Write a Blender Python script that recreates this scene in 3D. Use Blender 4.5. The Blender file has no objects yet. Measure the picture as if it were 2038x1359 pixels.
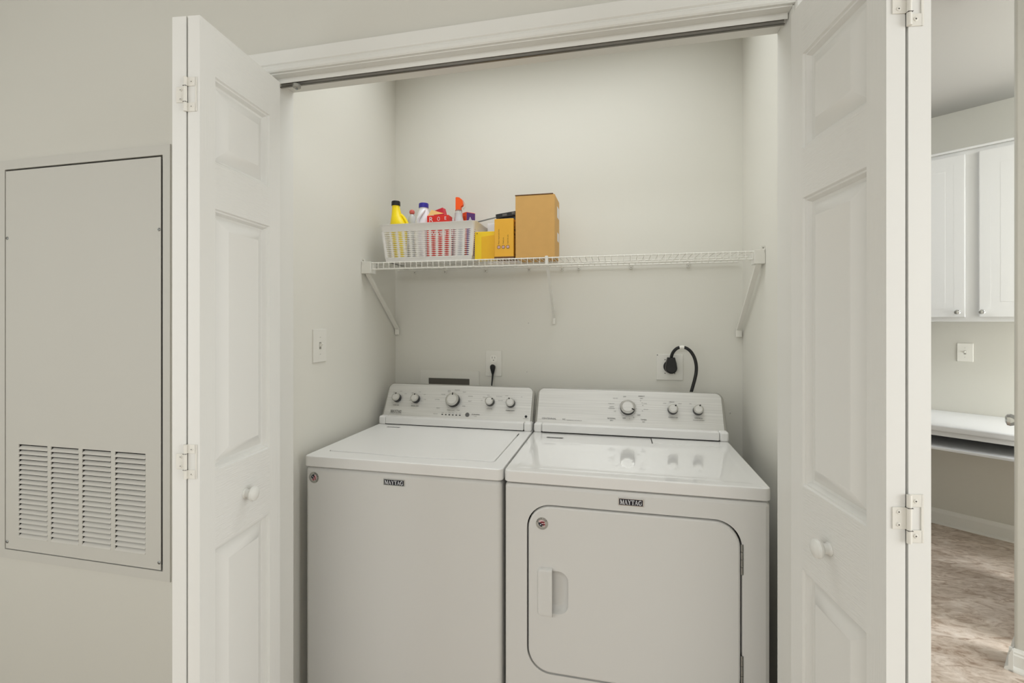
import bpy, bmesh, math, random
from mathutils import Matrix, Vector
random.seed(7)
C = bpy.context.scene.collection
R = math.radians

# ---------------------------------------------------------------- camera
cam_d = bpy.data.cameras.new('camera')
cam = bpy.data.objects.new('camera', cam_d); C.objects.link(cam)
cam.location = (0, 0, 1.36)
cam.rotation_euler = (R(90), 0, R(12.7))
cam_d.sensor_width = 36.0
cam_d.lens = 936 / 2038 * 36
cam_d.shift_y = -39.5 / 2038
cam_d.clip_start = 0.02
bpy.context.scene.camera = cam

# ---------------------------------------------------------------- world, lamps, exposure
w = bpy.data.worlds.new('world'); bpy.context.scene.world = w
w.use_nodes = True
w.node_tree.nodes['Background'].inputs[0].default_value = (0.9, 0.95, 1.0, 1)
w.node_tree.nodes['Background'].inputs[1].default_value = 0.3

def area(name, loc, target, size, power, color=(1, 1, 1), sy=None):
    d = bpy.data.lights.new(name, 'AREA')
    d.energy = power; d.color = color; d.size = size
    if sy: d.shape = 'RECTANGLE'; d.size_y = sy
    o = bpy.data.objects.new(name, d); C.objects.link(o)
    o.location = loc
    o.rotation_euler = (Vector(target) - Vector(loc)).to_track_quat('-Z', 'Y').to_euler()
    return o
LC = (0.955, 0.985, 1.0)
area('hall_overhead_fill', (0.1, -2.0, 2.70), (0.1, -1.6, 0), 4.2, 72, LC, 2.4)  # unseen area lamp standing for flash bounced off the ceiling
area('hall_bounce_light', (0.2, -3.4, 1.5), (0.0, 1.4, 1.3), 4.8, 9, LC, 2.2)
area('hall_left_fill', (-2.45, -0.45, 1.5), (0.6, 1.0, 1.3), 1.5, 17, LC, 2.0)  # added fill from the left, lightens the right door's face
area('hall_right_fill', (2.9, 0.0, 1.5), (-0.8, 1.0, 1.3), 1.4, 42, LC, 2.0)  # added fill from the right, lightens the left door's face
cl = area('closet_overhead_fill', (-0.28, 1.60, 2.68), (-0.28, 1.62, 0), 1.3, 5.8, LC, 0.6)  # unseen lamp added above the head to brighten the closet
cl.data.spread = R(140)
area('kitchen_overhead_fill', (2.75, 1.85, 2.66), (2.1, 2.6, 0.0), 1.4, 46, LC, 1.2)  # unseen lamp added overhead because the kitchen was too dark
area('kitchen_rear_fill', (0.5, 3.5, 2.66), (1.5, 3.0, 0.0), 1.4, 24, LC, 1.4)  # second added lamp, hidden behind the closet, lifts floor and lower wall
area('kitchen_side_fill', (3.8, 1.35, 1.0), (2.2, 2.7, 0.2), 1.7, 66, LC, 1.6)  # added low fill for the kitchen; no window stands here
vs = bpy.context.scene.view_settings
vs.view_transform = 'Standard'; vs.look = 'None'; vs.gamma = 1.0; vs.use_curve_mapping = False
vs.exposure = 0.37

# ---------------------------------------------------------------- materials
def lin(r, g, b):
    f = lambda c: (c / 255) / 12.92 if c / 255 <= 0.04045 else ((c / 255 + 0.055) / 1.055) ** 2.4
    return (f(r), f(g), f(b), 1)

def mat(name, col, rough=0.5, metal=0.0, bump=None, spec=0.5, coat=0.0, trans=0.0, vary=0.0, emit=None, alpha=None):
    m = bpy.data.materials.new(name); m.use_nodes = True
    nt = m.node_tree; b = nt.nodes['Principled BSDF']
    c = lin(*col)
    b.inputs['Base Color'].default_value = c
    b.inputs['Roughness'].default_value = rough
    b.inputs['Metallic'].default_value = metal
    b.inputs['Specular IOR Level'].default_value = spec
    b.inputs['Coat Weight'].default_value = coat
    b.inputs['Transmission Weight'].default_value = trans
    if bump or vary:
        tc = nt.nodes.new('ShaderNodeTexCoord'); mp = nt.nodes.new('ShaderNodeMapping')
        nt.links.new(tc.outputs['Object'], mp.inputs[0])
        sc = bump[1] if bump else (8, 8, 8)
        mp.inputs['Scale'].default_value = sc
        n = nt.nodes.new('ShaderNodeTexNoise'); n.inputs['Scale'].default_value = 1.0
        n.inputs['Detail'].default_value = bump[2] if bump and len(bump) > 2 else 3
        nt.links.new(mp.outputs[0], n.inputs['Vector'])
        if bump:
            bp = nt.nodes.new('ShaderNodeBump'); bp.inputs['Strength'].default_value = bump[0]
            bp.inputs['Distance'].default_value = 0.002
            nt.links.new(n.outputs[0], bp.inputs['Height']); nt.links.new(bp.outputs[0], b.inputs['Normal'])
        if vary:
            mx = nt.nodes.new('ShaderNodeMix'); mx.data_type = 'RGBA'
            mx.inputs[6].default_value = tuple(x * (1 - vary) for x in c[:3]) + (1,)
            mx.inputs[7].default_value = tuple(min(1, x * (1 + vary)) for x in c[:3]) + (1,)
            nt.links.new(n.outputs[0], mx.inputs[0]); nt.links.new(mx.outputs[2], b.inputs['Base Color'])
    return m

M_wall = mat('wall_paint', (204, 202, 193), 0.7, bump=(0.12, (60, 60, 60)), spec=0.25)
M_closet = mat('wall_paint_lightened', (224, 222, 213), 0.7, bump=(0.12, (60, 60, 60)), spec=0.25)  # same paint as the hall wall; closet's brighter light put into the colour
M_ceil = mat('ceiling_paint', (192, 191, 187), 0.8, spec=0.2)
M_trim = mat('trim_paint', (220, 219, 213), 0.4, spec=0.4)
M_door = mat('door_paint', (223, 222, 217), 0.42, spec=0.4, bump=(0.10, (40, 40, 40)))
M_rail = mat('door_grain_across', (223, 222, 217), 0.42, spec=0.4, bump=(0.55, (300, 6, 420), 2))
M_stile = mat('door_grain_along', (223, 222, 217), 0.42, spec=0.4, bump=(0.22, (300, 260, 9), 2))
M_hinge = mat('painted_hinge', (222, 219, 210), 0.35, spec=0.5)
M_screw = mat('screw_recess', (70, 66, 60), 0.5, metal=0.4)
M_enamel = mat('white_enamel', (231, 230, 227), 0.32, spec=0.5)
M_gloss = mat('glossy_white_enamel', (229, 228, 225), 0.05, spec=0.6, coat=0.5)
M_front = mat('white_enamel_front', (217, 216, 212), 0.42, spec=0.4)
M_gap = mat('dark_seam', (38, 36, 34), 0.8)
M_grey = mat('grey_plastic_rim', (160, 158, 150), 0.35, metal=0.3)
M_black = mat('black_plastic', (14, 14, 14), 0.35)
M_ink = mat('black_print', (30, 30, 32), 0.6)
M_inkg = mat('grey_print', (95, 94, 92), 0.6)
M_white = mat('white_print', (235, 235, 238), 0.4)
M_chrome = mat('chrome', (200, 200, 198), 0.12, metal=1.0)
M_ring = mat('satin_dial_ring', (196, 195, 190), 0.32, metal=0.85)
M_zinc = mat('zinc_metal', (150, 152, 150), 0.3, metal=1.0)
M_wire = mat('white_vinyl_wire', (232, 230, 222), 0.35)
M_plate = mat('white_wall_plate', (228, 226, 218), 0.35)
M_recept = mat('receptacle_white', (236, 234, 226), 0.3)
M_basket = mat('white_basket_plastic', (236, 234, 230), 0.35)
M_desk = mat('white_laminate', (221, 221, 220), 0.4)
M_cab = mat('white_cabinet_paint', (216, 216, 214), 0.4)
M_track = mat('track_metal', (120, 117, 110), 0.35, metal=0.8)
M_louver = mat('vent_paint', (204, 201, 193), 0.5)
M_panel = mat('access_panel_paint', (196, 194, 186), 0.55, bump=(0.06, (50, 50, 50)))
M_yellow = mat('yellow_plastic', (250, 222, 0), 0.35)
M_blue = mat('blue_cap', (44, 34, 150), 0.35)
M_red = mat('red_card', (226, 40, 24), 0.45)
M_pinkred = mat('crimson_card', (205, 40, 60), 0.45)
M_orange = mat('orange_plastic', (255, 92, 10), 0.35)
M_orangecard = mat('orange_card', (250, 88, 20), 0.45)
M_purple = mat('purple_card', (90, 50, 120), 0.45)
M_kraft = mat('kraft_cardboard', (214, 168, 98), 0.7, vary=0.06, bump=(0.1, (30, 30, 30)))
M_kraft2 = mat('amber_card', (240, 180, 50), 0.5, vary=0.04)
M_kraftdark = mat('cardboard_edge', (110, 76, 44), 0.8)
M_yelcard = mat('yellow_card', (246, 208, 6), 0.35)
M_yelcard2 = mat('deep_yellow_card', (238, 184, 10), 0.4)
M_jug = mat('white_bottle_plastic', (236, 236, 240), 0.3)
M_clear = mat('clear_plastic', (240, 244, 242), 0.08, trans=0.85)
M_mist = mat('frosted_plastic', (232, 234, 236), 0.25, trans=0.35)
M_badge = mat('badge_blue_black', (12, 14, 30), 0.2)
M_foil = mat('silver_sticker', (176, 175, 168), 0.35, metal=0.4)
M_navy = mat('navy_print', (16, 20, 40), 0.5)
M_stripe = mat('red_print', (140, 20, 30), 0.5)
M_pink = mat('pale_pink_print', (232, 190, 196), 0.5)

def steel():
    m = bpy.data.materials.new('brushed_steel'); m.use_nodes = True
    nt = m.node_tree; b = nt.nodes['Principled BSDF']
    b.inputs['Metallic'].default_value = 0.7; b.inputs['Roughness'].default_value = 0.5
    tc = nt.nodes.new('ShaderNodeTexCoord'); mp = nt.nodes.new('ShaderNodeMapping')
    mp.inputs['Scale'].default_value = (3, 260, 260)
    n = nt.nodes.new('ShaderNodeTexNoise'); n.inputs['Scale'].default_value = 1
    cr = nt.nodes.new('ShaderNodeValToRGB')
    cr.color_ramp.elements[0].position = 0.3; cr.color_ramp.elements[0].color = lin(208, 207, 203)
    cr.color_ramp.elements[1].position = 0.7; cr.color_ramp.elements[1].color = lin(222, 221, 217)
    nt.links.new(tc.outputs['Object'], mp.inputs[0]); nt.links.new(mp.outputs[0], n.inputs['Vector'])
    nt.links.new(n.outputs[0], cr.inputs[0]); nt.links.new(cr.outputs[0], b.inputs['Base Color'])
    return m
M_steel = steel()

def floor_mat():
    m = bpy.data.materials.new('stone_look_vinyl'); m.use_nodes = True
    nt = m.node_tree; b = nt.nodes['Principled BSDF']; b.inputs['Roughness'].default_value = 0.45
    tc = nt.nodes.new('ShaderNodeTexCoord')
    def noise(scale, rot, detail, dist):
        mp = nt.nodes.new('ShaderNodeMapping'); mp.inputs['Scale'].default_value = scale
        mp.inputs['Rotation'].default_value = (0, 0, rot)
        n = nt.nodes.new('ShaderNodeTexNoise'); n.inputs['Scale'].default_value = 1
        n.inputs['Detail'].default_value = detail; n.inputs['Roughness'].default_value = 0.68
        n.inputs['Distortion'].default_value = dist
        nt.links.new(tc.outputs['Object'], mp.inputs[0]); nt.links.new(mp.outputs[0], n.inputs['Vector'])
        return n
    a = noise((11, 24, 1), R(30), 10, 1.4)
    cr = nt.nodes.new('ShaderNodeValToRGB')
    e = cr.color_ramp.elements
    e[0].position = 0.30; e[0].color = lin(160, 138, 120)
    e[1].position = 0.75; e[1].color = lin(244, 238, 230)
    x = e.new(0.42); x.color = lin(196, 178, 162)
    x = e.new(0.50); x.color = lin(218, 204, 190)
    x = e.new(0.60); x.color = lin(230, 218, 206)
    nt.links.new(a.outputs[0], cr.inputs[0])
    g = noise((3.0, 7, 1), R(28), 6, 0.5)
    cr2 = nt.nodes.new('ShaderNodeValToRGB')
    cr2.color_ramp.elements[0].position = 0.35; cr2.color_ramp.elements[0].color = (0.72, 0.68, 0.64, 1)
    cr2.color_ramp.elements[1].position = 0.65; cr2.color_ramp.elements[1].color = (1.05, 1.05, 1.05, 1)
    nt.links.new(g.outputs[0], cr2.inputs[0])
    mx = nt.nodes.new('ShaderNodeMix'); mx.data_type = 'RGBA'; mx.blend_type = 'MULTIPLY'; mx.inputs[0].default_value = 1
    nt.links.new(cr.outputs[0], mx.inputs[6]); nt.links.new(cr2.outputs[0], mx.inputs[7])
    nt.links.new(mx.outputs[2], b.inputs['Base Color'])
    return m
M_floor = floor_mat()

# ---------------------------------------------------------------- helpers
def frame(o, u, v):
    u = Vector(u).normalized(); v = Vector(v).normalized(); n = u.cross(v)
    m = Matrix.Identity(4)
    for i in range(3):
        m[i][0] = u[i]; m[i][1] = v[i]; m[i][2] = n[i]; m[i][3] = o[i]
    return m
def FY(y): return frame((0, y, 0), (1, 0, 0), (0, 0, 1))      # local (x, z, out towards -Y)

def rr(x0, x1, y0, y1, r, n=6, ins=0.0):
    x0 += ins; x1 -= ins; y0 += ins; y1 -= ins; r = max(r - ins, 0.0004)
    P = []
    for cx, cy, a in ((x1 - r, y1 - r, 0), (x0 + r, y1 - r, 90), (x0 + r, y0 + r, 180), (x1 - r, y0 + r, 270)):
        for k in range(n + 1):
            t = R(a + 90 * k / n); P.append((cx + r * math.cos(t), cy + r * math.sin(t)))
    return P
def circ(cx, cy, r, n=24): return [(cx + r * math.cos(2 * math.pi * k / n), cy + r * math.sin(2 * math.pi * k / n)) for k in range(n)]
def rect(x0, x1, y0, y1): return [(x0, y0), (x1, y0), (x1, y1), (x0, y1)]

ORG = {}
_txt = {}
class MB:
    def __init__(s, M=None):
        s.v = []; s.f = []; s.m = []; s.M = M or Matrix.Identity(4)
    def add(s, verts, faces, mi=0, M=None):
        M = s.M @ M if M is not None else s.M
        k = len(s.v)
        s.v += [tuple(M @ Vector(p)) for p in verts]
        s.f += [tuple(k + i for i in f) for f in faces]; s.m += [mi] * len(faces)
    def addbm(s, bm, mi=0, M=None):
        bm.verts.index_update()
        s.add([v.co.copy() for v in bm.verts], [[v.index for v in f.verts] for f in bm.faces], mi, M); bm.free()
    def box(s, x0, x1, y0, y1, z0, z1, mi=0, r=0, seg=3, M=None):
        if x0 > x1: x0, x1 = x1, x0
        if y0 > y1: y0, y1 = y1, y0
        if z0 > z1: z0, z1 = z1, z0
        bm = bmesh.new(); bmesh.ops.create_cube(bm, size=1)
        for v in bm.verts:
            v.co = Vector((x0 + (v.co.x + .5) * (x1 - x0), y0 + (v.co.y + .5) * (y1 - y0), z0 + (v.co.z + .5) * (z1 - z0)))
        if r: bmesh.ops.bevel(bm, geom=bm.edges[:], offset=r, segments=seg, profile=0.5, affect='EDGES')
        s.addbm(bm, mi, M)
    def plate(s, outer, holes, w0, w1, mi=0, M=None, back=False, hole_mi=None):
        bm = bmesh.new()
        for loop in [outer] + list(holes):
            vs = [bm.verts.new((p[0], p[1], w1)) for p in loop]
            for i in range(len(vs)): bm.edges.new((vs[i], vs[(i + 1) % len(vs)]))
        bmesh.ops.triangle_fill(bm, use_beauty=True, use_dissolve=False, edges=bm.edges[:], normal=(0, 0, 1))
        for f in bm.faces:
            f.normal_update()
            if f.normal.z < 0: f.normal_flip()
        if back:
            s.addbm(bm.copy(), mi, (M or Matrix.Identity(4)) @ Matrix.Translation((0, 0, w0 - w1)))
        s.addbm(bm, mi, M)
        def area2(l): return sum(l[i][0] * l[(i + 1) % len(l)][1] - l[(i + 1) % len(l)][0] * l[i][1] for i in range(len(l)))
        for k, loop in enumerate([outer] + list(holes)):
            l = list(loop)
            if (area2(l) > 0) != (k == 0): l = l[::-1]
            n = len(l)
            s.add([(p[0], p[1], w0) for p in l] + [(p[0], p[1], w1) for p in l],
                  [(i, (i + 1) % n, n + (i + 1) % n, n + i) for i in range(n)], mi if (k == 0 or hole_mi is None) else hole_mi, M)
    def rings(s, loops, mi=0, M=None, cap=True, cap0=False):   # loops: list of lists of 3-d points, equal counts
        n = len(loops[0]); V = [p for l in loops for p in l]; F = []
        for a in range(len(loops) - 1):
            for i in range(n):
                j = (i + 1) % n
                F.append((a * n + i, a * n + j, (a + 1) * n + j, (a + 1) * n + i))
        if cap: F.append(tuple((len(loops) - 1) * n + i for i in range(n)))
        if cap0: F.append(tuple(reversed(range(n))))
        s.add(V, F, mi, M)
    def rslab(s, x0, x1, y0, y1, r, w0, w1, e=0.003, mi=0, M=None, n=6, cap0=False):
        L = []
        for ins, w in ((0, w0), (0, w1 - e), (e * .3, w1 - e * .3), (e, w1)):
            L.append([(p[0], p[1], w) for p in rr(x0, x1, y0, y1, r, n, ins)])
        s.rings(L, mi, M, True, cap0)
    def lathe(s, prof, n=24, mi=0, M=None):       # prof (r, z) from bottom to top
        L = [[(r * math.cos(2 * math.pi * k / n), r * math.sin(2 * math.pi * k / n), z) for k in range(n)] for r, z in prof]
        s.rings(L, mi, M, True, True)
    def tube(s, pts, r, n=8, mi=0, M=None, flat=None):
        pts = [Vector(p) for p in pts]; L = []; prev = None
        for i, p in enumerate(pts):
            a = pts[max(i - 1, 0)]; b = pts[min(i + 1, len(pts) - 1)]
            t = (b - a).normalized()
            if prev is None:
                ref = Vector((0, 0, 1)) if abs(t.z) < 0.9 else Vector((1, 0, 0)); u = t.cross(ref).normalized()
            else: u = (prev - t * prev.dot(t)).normalized()
            prev = u; v = t.cross(u)
            rad = r[i] if isinstance(r, (list, tuple)) else r
            L.append([tuple(p + (u * math.cos(-2 * math.pi * k / n) * rad + v * math.sin(-2 * math.pi * k / n) * rad * (flat or 1))) for k in range(n)])
        s.rings([l[::-1] for l in L], mi, M, True, True)
    def text(s, string, size, M, mi=0, align='CENTER', sx=1.0):
        key = (string, align)
        if key not in _txt:
            cu = bpy.data.curves.new('t', 'FONT'); cu.body = string; cu.align_x = align; cu.align_y = 'CENTER'; cu.resolution_u = 3
            o = bpy.data.objects.new('t', cu); C.objects.link(o)
            bpy.context.view_layer.update()
            dg = bpy.context.evaluated_depsgraph_get()
            me = bpy.data.meshes.new_from_object(o.evaluated_get(dg))
            _txt[key] = ([v.co.copy() for v in me.vertices], [tuple(p.vertices) for p in me.polygons])
            bpy.data.objects.remove(o); bpy.data.curves.remove(cu); bpy.data.meshes.remove(me)
        V, F = _txt[key]
        s.add([(v.x * size * sx, v.y * size, 0) for v in V], F, mi, M)
    def build(s, name, mats, parent=None, origin=None, **props):
        if parent is not None: org = ORG[parent.name]
        else:
            if origin is None:
                xs = [v[0] for v in s.v]; ys = [v[1] for v in s.v]; zs = [v[2] for v in s.v]
                origin = ((min(xs) + max(xs)) / 2, (min(ys) + max(ys)) / 2, min(zs))
            org = Vector(origin)
        me = bpy.data.meshes.new(name)
        me.from_pydata([(v[0] - org[0], v[1] - org[1], v[2] - org[2]) for v in s.v], [], s.f)
        if not isinstance(mats, (list, tuple)): mats = [mats]
        for m in mats: me.materials.append(m)
        me.polygons.foreach_set('material_index', s.m)
        me.validate()
        bm = bmesh.new(); bm.from_mesh(me)
        bmesh.ops.remove_doubles(bm, verts=bm.verts, dist=0.00001)
        bm.to_mesh(me); bm.free()
        me.polygons.foreach_set('use_smooth', [True] * len(me.polygons))
        me.set_sharp_from_angle(angle=R(32)); me.update()
        o = bpy.data.objects.new(name, me); C.objects.link(o)
        wn = o.modifiers.new('normals', 'WEIGHTED_NORMAL'); wn.keep_sharp = True; wn.weight = 80
        if parent is not None: o.parent = parent
        else: o.location = org
        ORG[o.name] = org
        for k, v in props.items(): o[k] = v
        return o

def thing(name, loc, label, category, group=None, kind=None):
    o = bpy.data.objects.new(name, None); C.objects.link(o); o.location = loc
    o.empty_display_size = 0.05
    o['label'] = label; o['category'] = category
    if group: o['group'] = group
    if kind: o['kind'] = kind
    ORG[o.name] = Vector(loc)
    return o
def setting(mb, name, mats, **p): return mb.build(name, mats, kind='structure', **p)

UK = Vector((0.782, -0.623, 0)).normalized(); NK = Vector((-0.623, -0.782, 0)).normalized()   # kitchen wall run / its facing
P1 = Vector((2.076, 3.756, 0))
def KM(off=0.0, s=0.0): return frame(P1 + UK * s + NK * off, UK, (0, 0, 1))

# ================================================================ SETTING
CE = 2.745
b = MB(); b.box(-2.7, 4.7, -3.7, 5.5, -0.08, 0); setting(b, 'floor', M_floor)
b = MB(); b.box(-2.7, 4.7, -3.7, 5.5, CE, CE + 0.08); setting(b, 'ceiling', M_ceil)
# hall wall with the laundry closet opening and the duct opening behind the access panel
b = MB(FY(1.155))
b.plate([(-2.6, 0), (-0.981, 0), (-0.981, 2.072), (0.390, 2.072), (0.390, 0), (0.614, 0), (0.614, CE), (-2.6, CE)],
        [rect(-1.985, -1.335, 0.605, 1.865)], -0.1, 0.0, back=True)
setting(b, 'wall_front', M_wall)
b = MB(); b.box(-1.16, -1.06, 1.255, 2.215, 0, CE); setting(b, 'wall_closet_left', M_closet)
b = MB(); b.box(-1.06, 0.504, 2.115, 2.215, 0, CE); setting(b, 'wall_closet_back', M_closet)
b = MB(); b.box(0.504, 0.614, 1.255, 2.215, 0, CE); setting(b, 'wall_closet_right', M_closet)
b = MB(); b.box(-2.7, -2.6, -3.7, 5.5, 0, CE); setting(b, 'wall_left', M_wall)
b = MB(); b.box(-2.6, 4.6, -3.7, -3.6, 0, CE); setting(b, 'wall_behind', M_wall)
b = MB(); b.box(4.6, 4.7, -3.7, 5.5, 0, CE); setting(b, 'wall_right', M_wall)
b = MB(); b.box(-2.6, 4.6, 5.4, 5.5, 0, CE); setting(b, 'wall_back', M_wall)
b = MB(KM()); b.box(-2.05, 3.2, 0, CE, -0.1, 0); setting(b, 'wall_kitchen', M_wall)
# baseboard of the kitchen wall: profile run along the wall
def baseboard(name, s0, s1, M, h=0.085, t=0.013, shoe=0.012):
    b = MB(M)
    pr = [(0, 0), (t + shoe, 0), (t + shoe, 0.006), (t + shoe * .7, 0.013), (t, 0.019), (t, h * .72), (t * .75, h * .78), (t * .75, h * .86), (t * .45, h * .93), (t * .3, h), (0, h)]
    n = len(pr)
    V = [(s0, z, w) for w, z in pr] + [(s1, z, w) for w, z in pr]
    F = [(i, (i + 1) % n, n + (i + 1) % n, n + i) for i in range(n)] + [tuple(range(n)), tuple(n + i for i in reversed(range(n)))]
    b.add(V, F)
    return b
setting(baseboard('b', -2.0, 3.1, KM(), 0.10), 'baseboard_kitchen', M_trim)
# wall end on the right, parallel to the kitchen wall, with a rounded corner
PC = Vector((1.511, 2.2266, 0)); PM = frame(PC, UK, (0, 0, 1))
b = MB(PM)
prof = []
for k in range(7):
    t = R(90 * k / 6); prof.append((0.012 - 0.012 * math.sin(t), -0.012 + 0.012 * math.cos(t)))
prof = [(2.6, 0)] + prof + [(0, -0.12), (2.6, -0.12)]
n = len(prof)
b.add([(x, 0, w_) for x, w_ in prof] + [(x, CE, w_) for x, w_ in prof], [(i, (i + 1) % n, n + (i + 1) % n, n + i) for i in range(n)] + [tuple(range(n)), tuple(n + i for i in range(n))])
setting(b, 'wall_hall_right', M_wall)
b = baseboard('b', -0.013, 2.5, PM, 0.085)
# return of the baseboard round the wall end
PE = frame(PC - NK * 0.12 + UK * 0.0, NK, (0, 0, 1))       # runs towards the hall, faces -UK side
e = baseboard('b', -0.0, 0.12 + 0.025, PE, 0.085)
k = len(b.v); b.v += e.v; b.f += [tuple(k + i for i in f) for f in e.f]; b.m += e.m
setting(b, 'baseboard_hall_right', M_trim)

# jambs and head of the closet opening
b = MB(); b.box(-0.981, -0.969, 1.1535, 1.2575, 0, 2.062, r=0.001); setting(b, 'trim_1', M_trim)
b = MB(); b.box(0.378, 0.390, 1.1535, 1.2575, 0, 2.062, r=0.001); setting(b, 'trim_2', M_trim)
b = MB(); b.box(-0.969, 0.378, 1.1535, 1.2575, 2.06, 2.072, r=0.001); setting(b, 'trim_3', M_trim)
# moulded casing: profile (distance from the opening edge, proud of wall)
cas = [(0.0, 0.0), (0.0, 0.009), (0.003, 0.012), (0.012, 0.012), (0.015, 0.0085), (0.018, 0.0085), (0.021, 0.0125), (0.025, 0.0135), (0.050, 0.0155), (0.055, 0.0145), (0.057, 0.011), (0.057, 0)]
b = MB(FY(1.155))
L = []
for d, p in cas:
    d += 0.003
    L.append([(-0.969 - d, 0, p), (-0.969 - d, 2.06 + d, p), (0.378 + d, 2.06 + d, p), (0.378 + d, 0, p)])
V = [q for l in L for q in l]; F = []
for a in range(len(L) - 1):
    for i in range(3):
        F.append((a * 4 + i, a * 4 + i + 1, (a + 1) * 4 + i + 1, (a + 1) * 4 + i))
b.add(V, F); setting(b, 'trim_4', M_trim)

# bifold track under the head
t = thing('door_track', (-0.295, 1.188, 2.046), 'white metal bifold track with dark slot running under the closet head', 'track')
b = MB()
b.box(-0.966, 0.375, 1.1757, 1.1772, 2.046, 2.060); b.box(-0.966, 0.375, 1.2005, 1.202, 2.046, 2.060)
b.box(-0.966, 0.375, 1.1772, 1.2005, 2.0585, 2.060)
b.build('channel', M_trim, t)
b = MB(); b.box(-0.966, 0.375, 1.1940, 1.2003, 2.0455, 2.0470); b.box(-0.966, 0.375, 1.1775, 1.2003, 2.0575, 2.0583)
b.build('metal_liner', M_track, t, label='dull grey metal liner')

# ================================================================ BIFOLD DOORS
def leaf(b, side, x0, x1, ln, panels=True, face=0):
    """one door leaf in local space: x across the thickness, y along the leaf, z up; raised panels on the face at x0 side (towards the closet middle)"""
    z0, z1 = 0.02, 2.028
    PZ = [(0.11, 0.845), (1.020, 1.617), (1.720, 1.917)]
    y0, y1 = 0.046, ln - 0.046
    def facequad(x, a, c, zz0, zz1, mi):
        b.add([(x, a, zz0), (x, c, zz0), (x, c, zz1), (x, a, zz1)], [(0, 1, 2, 3)], mi)
    def face_side(x, sg, k=1.0):          # sg: direction of depth (into the leaf)
        facequad(x, 0, y0, z0, z1, 2); facequad(x, y1, ln, z0, z1, 2)
        zs = [z0] + [q for p in PZ for q in p] + [z1]
        for i in range(0, len(zs), 2): facequad(x, y0, y1, zs[i], zs[i + 1], 1)
        for za, zb in PZ:
            L = []
            for ins, d in ((0, 0), (0.0025, 0.0045), (0.006, 0.0045), (0.0085, 0.009), (0.011, 0.014), (0.016, 0.0155), (0.044, 0.002), (0.046, 0.0012)):
                d *= k
                L.append([(x + sg * d, y0 + ins, za + ins), (x + sg * d, y1 - ins, za + ins), (x + sg * d, y1 - ins, zb - ins), (x + sg * d, y0 + ins, zb - ins)])
            b.rings(L, 0)
    face_side(x0, (1 if x1 > x0 else -1), 1.0 if face == 0 else 0.3); face_side(x1, (-1 if x1 > x0 else 1), 0.3 if face == 0 else 1.0)
    b.add([(x0, 0, z0), (x1, 0, z0), (x1, 0, z1), (x0, 0, z1)], [(0, 1, 2, 3)], 0)
    b.add([(x0, ln, z0), (x1, ln, z0), (x1, ln, z1), (x0, ln, z1)], [(0, 1, 2, 3)], 0)
    b.add([(x0, 0, z1), (x1, 0, z1), (x1, ln, z1), (x0, ln, z1)], [(0, 1, 2, 3)], 0)
    b.add([(x0, 0, z0), (x1, 0, z0), (x1, ln, z0), (x0, ln, z0)], [(0, 1, 2, 3)], 0)

def hinge_mb(M, sg, zc):
    """non-mortise hinge on the leaf ends; local x outward, y into the room is negative"""
    b = MB(M)
    h = 0.0375; kx = 0.031 * sg
    b.tube([(kx, -0.0035, zc - h), (kx, -0.0035, zc + h)], 0.0036, 12)
    def pl(xa, xb, za, zb): b.box(sg * xa, sg * xb, -0.0016, -0.0002, zc + za, zc + zb, 0, 0.0004, 1)
    # the fork: upper and lower wing plus the rim that joins them
    if sg > 0:
        pl(0.032, 0.052, 0.018, h); pl(0.032, 0.052, -h, -0.018); pl(0.050, 0.054, -h, h)
        pl(0.008, 0.030, -0.017, 0.017)
        sc = [(0.042, 0.027), (0.042, -0.027), (0.017, 0.010), (0.017, -0.010)]
    else:
        pl(0.008, 0.030, 0.018, h); pl(0.008, 0.030, -h, -0.018); pl(0.006, 0.010, -h, h)
        pl(0.033, 0.055, -0.017, 0.017)
        sc = [(0.018, 0.027), (0.018, -0.027), (0.044, 0.010), (0.044, -0.010)]
    for x, z in sc:
        b.lathe([(0.0034, -0.0006), (0.0034, 0.0004), (0.0026, 0.0010)], 12, 0, frame((sg * x, -0.0016, zc + z), (1, 0, 0), (0, 0, 1)))
        b.box(sg * x - 0.0011, sg * x + 0.0011, -0.0029, -0.0024, zc + z - 0.0004, zc + z + 0.0004, 1)
        b.box(sg * x - 0.0004, sg * x + 0.0004, -0.0029, -0.0024, zc + z - 0.0011, zc + z + 0.0011, 1)
    for q in (0.0175, -0.0175):
        b.box(kx - 0.0038, kx + 0.0038, -0.0074, -0.0002, zc + q - 0.0004, zc + q + 0.0004, 1)
    return b

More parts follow.
